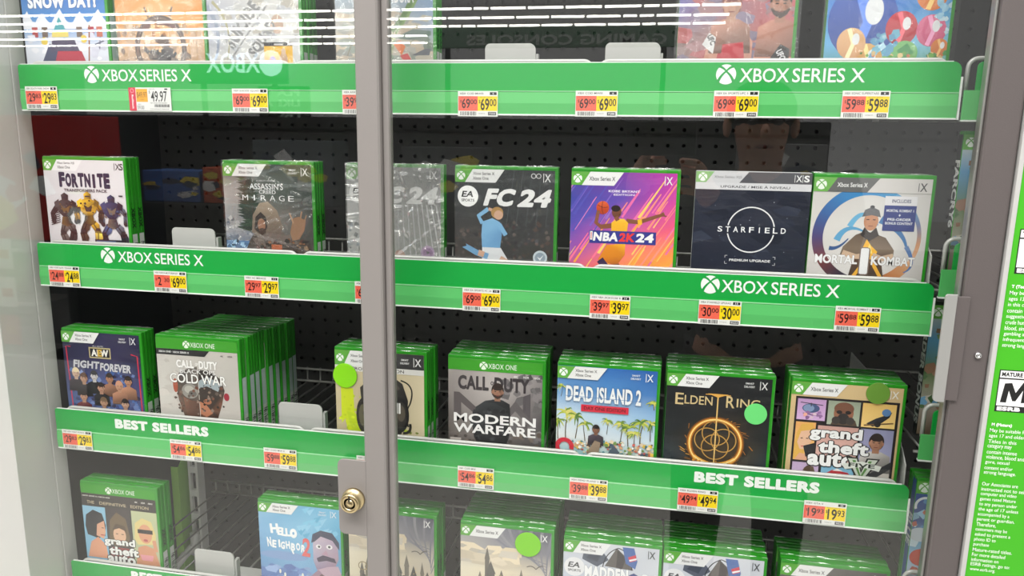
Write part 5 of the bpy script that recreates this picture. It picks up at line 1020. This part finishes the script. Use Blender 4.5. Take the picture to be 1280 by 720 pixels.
def film_sheet(t, m, seed, amp, margin=.0006):
    rg = random.Random(seed); n = 54 if amp < .002 else 96; bm = bmesh.new(); g = []
    folds = [(rg.uniform(0, 3.14), rg.uniform(-.08, .08), rg.uniform(.0011, .004), rg.uniform(.3, 1) * rg.choice((-1, 1))) for _ in range(40)]
    for i in range(n + 1):
        row = []
        for j in range(n + 1):
            x = -.065 - margin + (CWD + 2 * margin) * i / n; z = -.0005 + (CHT + 2 * margin) * j / n
            d = 0
            for a, o, w, s in folds:
                q = (x * math.cos(a) + (z - .11) * math.sin(a)) - o; d += s * math.exp(-(q / w) ** 2)
            row.append(bm.verts.new((x, -.0012 - amp * (1 + math.tanh(d)) * .5, z)))
        g.append(row)
    for i in range(n):
        for j in range(n): bm.faces.new((g[i][j], g[i + 1][j], g[i + 1][j + 1], g[i][j + 1]))
    obj('shrink_wrap', bm, M[m], t, True, label='loose creased clear wrap')
# top row
game(c_snow(), .005, 0, 'foremost case with blue snow scene cover, leftmost of the top row', 'blue snow covers', 2, kind='pale')
game(c_engine(), .1455, 0, 'case with orange sky and dark ring cover, second in the top row', film=('film', 3, .0012))
game(c_squad(), .2775, 0, 'foremost case with whitish slanted lettering and yellow patch, top row', 'whitish slanted letter covers', 3, film=('film', 5, .0015), words='SQUAD')
game(c_jungle(), .4515, 0, 'foremost case with pale jungle cover, top row behind the upright frame', 'pale jungle covers', 2, words='AVATAR', film=('film', 8, .0012))
game(c_fighters(), .868, 0, 'loosely wrapped case with two fighters cover, top row', film=('film', 4, .0022, .003))
game(c_bright(), 1.028, 0, 'loosely wrapped blue case with red, pink and orange shapes, rightmost in top row', film=('film', 6, .0022, .004))
# second row
game(c_pack(), .0125, 1, 'foremost white cover case with three robots, leftmost in the second row', 'white robot covers', 2)
game(c_hooded(), .2865, 1, 'foremost dark case with hooded figure cover, second row', 'hooded figure covers', 2, film=('film', 11, .0022))
game(c_fcpale(), .4605, 1, 'pale creased case with purple badge, behind the upright frame', film=('filmmilk', 12, .0022))
game(c_fcdark(), .605, 1, 'dark case with sky blue footballer, right of the upright frame', film=('film', 14, .0012))
game(c_hoops(), .751, 1, 'foremost purple and yellow case with basketball player, second row', 'purple basketball covers', 2, jit=.0005)
game(c_space(), .8985, 1, 'dark navy card sleeve with thin white circle, second row', body='sleeve', kind='pale')
game(c_ringfighter(), 1.0305, 1, 'white case with blue ring and fighter, rightmost in the second row', 'blue ring covers', 2)
# third row
game(c_wrestle(), .0145, 2, 'foremost navy case crowded with wrestlers, leftmost in the third row', 'navy wrestler covers', 2)
game(c_coldsoldier(), .1665, 2, 'foremost grey case with split soldier face, third row', 'split face covers', 9, kind='pale', dx=.0022, jit=.003)
game(c_mask(), .4365, 2, 'foremost tan case with lime paint and large lime sticker, third row', 'tan masked covers', 3, sticker=(.4515, -.4065, .0172, (140, 224, 4)), dx=.001)
game(c_greysoldier(), .5955, 2, 'foremost grey case with bearded soldier, third row', 'grey soldier covers', 5, jit=.0015)
game(c_beach(), .7405, 2, 'foremost sky blue case with palm beach, third row', 'palm beach covers', 4)
game(c_goldring(), .878, 2, 'foremost black case with golden ring and mint sticker, third row', 'golden ring covers', 5, sticker=(.987, -.416, .0135, (110, 224, 124)), jit=.0015)
game(c_panels(), 1.0265, 2, 'foremost tan case of picture panels with olive sticker, rightmost in third row', 'tan panel covers', 4, sticker=(1.124, -.3785, .0133, (104, 150, 52)))
# bottom row
game(c_trio(), .0195, 3, 'foremost case with three portraits, leftmost in the bottom row', 'three portraits covers', 2, dz=.008)
game(c_neighbour(), .311, 3, 'foremost light blue case with mustached man, bottom row', 'light blue covers', 2, dz=.010)
game(c_castle(True), .449, 3, 'foremost case with misty castle, behind the lock plate frame', 'misty castle covers by the frame', 3, dz=.012)
game(c_castle(), .6125, 3, 'foremost misty castle case with lime sticker, bottom row', 'misty castle covers with sticker', 8, dz=.010, sticker=(.707, -.6255, .0178, (130, 212, 30)), jit=.0012)
game(c_gridiron(), .755, 3, 'foremost pale football cover case, left stack of two in the bottom row', 'left stack of football covers', 5, dz=.004, jit=.0012)
game(c_gridiron(), .8865, 3, 'foremost pale football cover case, right stack of two in the bottom row', 'right stack of football covers', 5, dz=.004, jit=.0012)
game(c_greyhead(), 1.0325, 3, 'foremost dark grey cover case, rightmost in the bottom row', 'dark grey covers', 4, dz=.005, jit=.0012)
# neighbouring bay
def spine_left(t, words, c, tc):
    a = Art(CT - .002, .150, (CT - .002) / 100, .0015, 6e-6); a.rect(0, 0, 100, 108, c); a.text(words, 50, 44, 26 * .12 * 3, tc, rot=-90, bold=.04)
    a.build('spine', M['print'], t, (-.0652, CT - .001, CHT - .004), (0, -1, 0), (0, 0, 1), (-1, 0, 0), label='spine with white lettering')
g_ = game(c_nexttan(), 1.183, 1, 'case with dark spine in the neighbouring bay, middle right edge', y=.012, dz=.0495); spine_left(g_, 'FARCRY6', (34, 36, 36), (236, 236, 236))
g_ = game(c_nexttan(), 1.178, 2, 'dark spined case beside the right door flange', y=.030, dz=.0985, body='blackcase'); spine_left(g_, 'PRE-ORDER BONUS', (30, 38, 34), (200, 206, 200))
g_ = game(c_nextblue(), 1.180, 3, 'foremost blue case at the lower right edge, behind the door frame', 'blue covers of the neighbouring bay', 2, y=.012, dz=.1305); spine_left(g_, 'BLUE', (60, 96, 160), (230, 236, 240))

# ------------------------------------------------------------------ glass doors with their frames
YD = -.075
t = thing('cabinet_door', 'left glass cabinet door with grey upright frame and lock', 'door', (.53, YD, -1.25))
zz = 1.25
box('glass_pane', (-.72, -.010, -.002, .002, 0, zz + .42), M['glass'], t, label='clear reflecting glass')
bm = bmesh.new(); bm_prism_x(bm, [(0, 0), (1, 0), (1, 1)], 0, .001); bm.free()
bm = bmesh.new()
prof = [(-.0195, .008), (-.0195, -.008), (-.0175, -.0105), (.0065, -.0105), (.0085, -.0085), (.0085, .000), (.0105, -.002), (.0165, -.002), (.0180, 0), (.0180, .008)]
a_ = [bm.verts.new((x, y, 0)) for x, y in prof]; b_ = [bm.verts.new((x, y, zz + .42)) for x, y in prof]; n = len(prof)
for i in range(n): bm.faces.new((a_[i], a_[(i + 1) % n], b_[(i + 1) % n], b_[i]))
bm.faces.new(a_[::-1]); bm.faces.new(b_); bmesh.ops.recalc_face_normals(bm, faces=bm.faces[:])
o = obj('upright_frame', bm, M['frame'], t, label='grey painted upright'); o.location = (.0035, 0, 0)
bm = bmesh.new(); bm_prism(bm, rrect(-.0515, -.0142, -.585 + zz, -.4835 + zz, (.008, 0, 0, .008)), -.0108, -.0082, .0005); obj('lock_plate', bm, M['frame'], t, label='grey rounded plate under the lock')
LX, LZ = -.0305, -.535 + zz
bm = bmesh.new(); bm_lathe_y(bm, [(.0146, -.0108), (.0148, -.0140), (.0140, -.0158), (.0126, -.0160), (.0126, -.0250), (.0118, -.0268), (.0078, -.0270), (.0076, -.0250), (.0054, -.0250), (.0052, -.0266), (.0001, -.0268)], LX, LZ, 40)
lk = obj('lock_cylinder', bm, M['brass'], t, True, label='round brass tubular lock')
for p in lk.data.polygons: p.use_smooth = True
bm = bmesh.new(); bm_lathe_y(bm, [(.00765, -.0253), (.0053, -.0253)], LX, LZ, 32); bm_box(bm, LX - .0011, LX + .0011, -.02725, -.0255, LZ + .0030, LZ + .0098); obj('key_slot', bm, M['brassdark'], lk, label='dark ring shaped key slot')

t = thing('cabinet_door', 'right glass cabinet door with grey frame and pull flange', 'door', (1.185, YD, -1.25))
box('glass_pane', (-.635, -.010, -.002, .002, 0, zz + .42), M['glass'], t, label='clear reflecting glass')
bm = bmesh.new(); bm_box(bm, -.0180, .0135, -.012, .008, 0, zz + .42, .0028, 3); obj('upright_frame', bm, M['frame2'], t, label='grey painted upright')
box('rubber_seal', (-.0212, -.0181, -.006, .006, 0, zz + .42), M['rod'], t, .0012, label='pale seal strip')
bm = bmesh.new()
pr = rrect(0, .0115, -.352 + zz, -.237 + zz, (.0045, 0, 0, .003)); bm_prism(bm, [(x - .036, z) for x, z in pr], -.0165, -.0140, .0006); fl = obj('pull_flange', bm, M['flange'], t, label='pale bent pull flange')
box('flange_plate', (-.0275, -.012, -.0150, -.0121, -.350 + zz, -.239 + zz), M['frame2'], t, .0006)
bm = bmesh.new(); bm_lathe_y(bm, [(.0036, -.0118), (.0036, -.0132), (.0028, -.0148), (.0014, -.0152), (.0012, -.0140), (.0001, -.0140)], .0028, -.300 + zz, 20); obj('screw', bm, M['steel'], t, True, label='small steel screw')

# rating notice on the door to the right
t = thing('rating_sign', 'bright green rating notice with white text at the right edge', 'sign', (1.2005, -.088, -1.0))
bm = bmesh.new(); bm_box(bm, .0035, .26, -.0012, .0012, .1, 1.30, .0004); obj('panel', bm, mat('lime_sign', (66, 178, 26), .45), t)
box('edge_rail', (-.0012, .0034, -.003, .006, .08, 1.32), M['tab'], t, .0006, label='grey edging')
X0 = 11.2; W_ = (240, 248, 236)
def zs(z): return (.300 - z) * 1000
def para(lines, z0, pitch, x0=X0, bold=.006, h=4.0):
    for i, l in enumerate(lines): a.text(l, x0 - 4.0, zs(z0 - pitch * i), h * (1.25 if any(c in l for c in 'gpqy,') else 1), W_, al='l', wu=len(l) * 1.92, bold=bold)
def box_rating(z0, z1, big, head):
    x0 = 8.6; a.rect(x0, zs(z0), x0 + 34, zs(z1), (24, 24, 24)); a.rect(x0 + 1, zs(z0) + 1, x0 + 33, zs(z0) + 8.5, (240, 240, 240)); a.text(head, x0 + 17, zs(z0) + 4.8, 4.6, (24, 24, 24), wu=29, bold=.05)
    a.rect(x0 + 1, zs(z0) + 10, x0 + 33, zs(z1) - 6.5, (240, 240, 240)); (a.poly([(x0 + p, zs(z0) + q) for p, q in ((4, 35), (6.4, 14.5), (13, 13.5), (17.6, 24), (23.4, 12.6), (30.4, 12), (29.6, 34), (23.6, 34.5), (24.2, 21), (18.4, 33), (15.4, 33), (11, 22), (9.8, 35))], (20, 20, 20)) if big == 'M' else a.text(big, x0 + 17, (zs(z0) + 10 + zs(z1) - 6.5) / 2, 21, (20, 20, 20), wu=22, bold=.06)); a.text('ESRB', x0 + 13, zs(z1) - 3.3, 4.4, (240, 240, 240), wu=22, bold=.07)
a = Art(.25, 1.2, .001, .001); box_rating(-.313, -.358, 'M', 'MATURE 17+'); a.build('rating_box', M['matte'], t, (.0005, -.0014, 1.3), label='black and white mature rating box')
a = Art(.25, 1.2, .001, .001); para(['M (Mature)'], -.373, .006, 12.2, .06, 4.4); a.build('lettering', M['matte'], t, (.0005, -.0014, 1.3))
a = Art(.25, 1.2, .001, .001); para(['May be suitable for', 'ages 17 and older.', 'Titles in this', 'category may', 'contain intense', 'violence, blood and', 'gore, sexual', 'content and/or', 'strong language.'], -.3795, .00585); a.build('lettering', M['matte'], t, (.0005, -.0014, 1.3))
a = Art(.25, 1.2, .001, .001); para(['Our Associates are', 'instructed not to sell', 'computer and video', 'games rated Mature', 'to any person under', 'the age of 17 unless', 'accompanied by a', 'parent or guardian.', 'Therefore,', 'customers may be', 'asked to present a', 'photo ID to', 'purchase', 'Mature-rated titles.', 'For more detailed', 'information on', 'ESRB ratings, go to:', 'www.esrb.org.'], -.4390, .00585); a.build('lettering', M['matte'], t, (.0005, -.0014, 1.3))
a = Art(.25, 1.2, .001, .001); box_rating(-.168, -.213, 'T', 'TEEN'); a.build('rating_box', M['matte'], t, (.0005, -.0014, 1.3), label='black and white teen rating box')
a = Art(.25, 1.2, .001, .001); para(['T (Teen)'], -.2265, .006, 12.2, .06, 4.4); a.build('lettering', M['matte'], t, (.0005, -.0014, 1.3))
a = Art(.25, 1.2, .001, .001); para(['May be suitable for', 'ages 13 and older. Titles', 'in this category may', 'contain violence,', 'suggestive themes,', 'crude humor, minimal', 'blood, simulated', 'gambling and/or', 'infrequent use of', 'strong language.'], -.2330, .00605); a.build('lettering', M['matte'], t, (.0005, -.0014, 1.3))
a = Art(.25, 1.2, .001, .001); box_rating(-.02, -.065, 'E', 'EVERYONE'); a.build('rating_box', M['matte'], t, (.0005, -.0014, 1.3), label='black and white everyone rating box')
a = Art(.25, 1.2, .001, .001); para(['E (Everyone)'], -.0790, .006, 12.2, .06, 4.4); a.build('lettering', M['matte'], t, (.0005, -.0014, 1.3))
a = Art(.25, 1.2, .001, .001); para(['Content is generally', 'suitable for all ages.', 'May contain minimal', 'cartoon, fantasy or', 'mild violence and/or', 'infrequent use of', 'mild language.'], -.0855, .006); a.build('lettering', M['matte'], t, (.0005, -.0014, 1.3))
a = Art(.25, 1.2, .001, .001); para(['ESRB'], -.551, .006, 10, .07, 5); a.build('lettering', M['matte'], t, (.0005, -.0014, 1.3))
# ------------------------------------------------------------------ the photographer, seen only as a dim reflection
def person():
    t = thing('person', 'person in dark clothes standing before the cabinet, raising a phone, seen only in reflection', 'person', (1.13, -1.46, FLOOR))
    J = {'pel': ((0, 0, .93), .135), 'waist': ((0, .01, 1.08), .13), 'chest': ((0, .0, 1.30), .15), 'neckb': ((0, -.01, 1.46), .07), 'neck': ((0, .01, 1.52), .055), 'head': ((-.01, .04, 1.60), .085), 'crown': ((-.01, .035, 1.69), .075),
         'hipL': ((-.10, 0, .88), .095), 'kneeL': ((-.115, .03, .48), .062), 'ankL': ((-.12, -.02, .09), .042), 'toeL': ((-.13, .15, .035), .036),
         'hipR': ((.10, 0, .88), .095), 'kneeR': ((.125, .03, .48), .062), 'ankR': ((.13, -.02, .09), .042), 'toeR': ((.15, .15, .035), .036),
         'shL': ((-.185, 0, 1.41), .066), 'elL': ((-.30, .12, 1.22), .048), 'wrL': ((-.325, .355, 1.47), .031), 'shR': ((.185, 0, 1.41), .066), 'elR': ((.16, .17, 1.20), .048), 'wrR': ((-.165, .375, 1.45), .031)}
    E = [('pel', 'waist'), ('waist', 'chest'), ('chest', 'neckb'), ('neckb', 'neck'), ('neck', 'head'), ('head', 'crown'), ('pel', 'hipL'), ('hipL', 'kneeL'), ('kneeL', 'ankL'), ('ankL', 'toeL'), ('pel', 'hipR'), ('hipR', 'kneeR'), ('kneeR', 'ankR'), ('ankR', 'toeR'), ('chest', 'shL'), ('shL', 'elL'), ('elL', 'wrL'), ('chest', 'shR'), ('shR', 'elR'), ('elR', 'wrR')]
    for sd, wr, cx in (('L', J['wrL'][0], 1), ('R', J['wrR'][0], -1)):      # palms and five curled fingers each
        pm = (wr[0] + cx * .012, wr[1] + .055, wr[2] + .035); J['pm' + sd] = (pm, .026); E.append(('wr' + sd, 'pm' + sd))
        for f in range(4):
            b = (pm[0] + cx * .010, pm[1] + .018, pm[2] + .036 - f * .022); k = (b[0] + cx * .026, b[1] + .012 - f * .002, b[2] + .004); e = (k[0] + cx * .018, k[1] - .014, k[2])
            for n_, q in (('a', b), ('b', k), ('c', e)): J['%s%d%s' % (n_, f, sd)] = (q, .0085)
            E += [('pm' + sd, 'a%d%s' % (f, sd)), ('a%d%s' % (f, sd), 'b%d%s' % (f, sd)), ('b%d%s' % (f, sd), 'c%d%s' % (f, sd))]
        th = (pm[0] + cx * .022, pm[1] - .012, pm[2] + .02); tt = (th[0] + cx * .028, th[1] + .006, th[2] + .014)
        J['t0' + sd] = (th, .011); J['t1' + sd] = (tt, .009); E += [('pm' + sd, 't0' + sd), ('t0' + sd, 't1' + sd)]
    names = list(J); me = bpy.data.meshes.new('body'); me.from_pydata([J[n][0] for n in names], [(names.index(a), names.index(b)) for a, b in E], [])
    o = link('body', me, None, t); md = o.modifiers.new('skin', 'SKIN'); md.use_smooth_shade = True
    for i, n in enumerate(names):
        sv = me.skin_vertices[0].data[i]; r = J[n][1]; sv.radius = (r, r * (.72 if n in ('pel', 'waist', 'chest') else 1)); sv.use_root = (n == 'pel')
    o.modifiers.new('sub', 'SUBSURF').levels = 2; o.modifiers['sub'].render_levels = 2
    m = mat('skin', (206, 152, 126), .5); nt = m.node_tree; b = nt.nodes['Principled BSDF']
    me.materials.append(m)
    # clothing: jacket and trousers follow the same skeleton a little wider
    def cloth(name, keys, grow, col):
        ks = [n for n in names if n in keys]; m2 = bpy.data.meshes.new(name); m2.from_pydata([J[n][0] for n in ks], [(ks.index(a), ks.index(b)) for a, b in E if a in ks and b in ks], [])
        c = link(name, m2, mat(name, col, .8), t); q = c.modifiers.new('skin', 'SKIN'); q.use_smooth_shade = True
        for i, n in enumerate(ks):
            r = J[n][1] + grow; sv = m2.skin_vertices[0].data[i]; sv.radius = (r, r * (.76 if n in ('pel', 'waist', 'chest') else 1)); sv.use_root = (i == 0)
        c.modifiers.new('sub', 'SUBSURF').render_levels = 2
    cloth('jacket', ('pel', 'waist', 'chest', 'neckb', 'shL', 'elL', 'wrL', 'shR', 'elR', 'wrR'), .030, (26, 28, 32))
    cloth('trousers', ('pel', 'hipL', 'kneeL', 'ankL', 'hipR', 'kneeR', 'ankR'), .020, (22, 23, 28))
    for s, n in ((-1, 'toeL'), (1, 'toeR')):
        x = J[n][0][0]; bm = bmesh.new(); bm_box(bm, x - .046, x + .046, -.08, .20, 0, .085, .03, 3); obj('shoe', bm, mat('shoe', (40, 40, 42), .6), t, True)
    hx, hy, hz = J['head'][0]
    def blob(name, c, r, m_, par=t):
        bm = bmesh.new(); bmesh.ops.create_uvsphere(bm, u_segments=20, v_segments=12, radius=1)
        for v in bm.verts: v.co = Vector((c[0] + v.co.x * r[0], c[1] + v.co.y * r[1], c[2] + v.co.z * r[2]))
        return obj(name, bm, m_, par, True)
    blob('hair', (hx, hy - .018, hz + .055), (.092, .098, .082), mat('hair', (36, 28, 24), .7))
    for s in (-1, 1):
        blob('eye', (hx + s * .032, hy + .079, hz + .02), (.013, .010, .008), mat('eye', (40, 34, 32), .3)); blob('ear', (hx + s * .088, hy - .005, hz + .01), (.012, .022, .03), m)
    blob('nose', (hx, hy + .092, hz - .008), (.013, .017, .024), m); blob('mouth', (hx, hy + .082, hz - .042), (.025, .009, .006), mat('lips', (150, 84, 78), .5))
    p = thing('phone', 'dark phone held up by the person, seen only in reflection', 'phone', (.8553, -.968, -.0856), None, (PITCH * -1, 0, YAW))
    bm = bmesh.new(); bm_box(bm, -.078, .078, -.0045, .0045, -.038, .038, .004, 3); obj('body', bm, mat('phone_body', (30, 30, 33), .3), p)
    bm = bmesh.new(); bm_box(bm, -.072, .072, -.0052, -.0046, -.034, .034, .0002); obj('screen', bm, mat('phone_screen', (14, 15, 18), .1), p)
    for dx in (-.016, .006): 
        bm = bmesh.new(); bm_lathe_y(bm, [(.0085, .0045), (.0085, .0062), (.0068, .0066), (.0001, .0064)], -.05 + dx, .016, 20); obj('lens', bm, mat('phone_lens', (12, 12, 14), .1), p)
person()
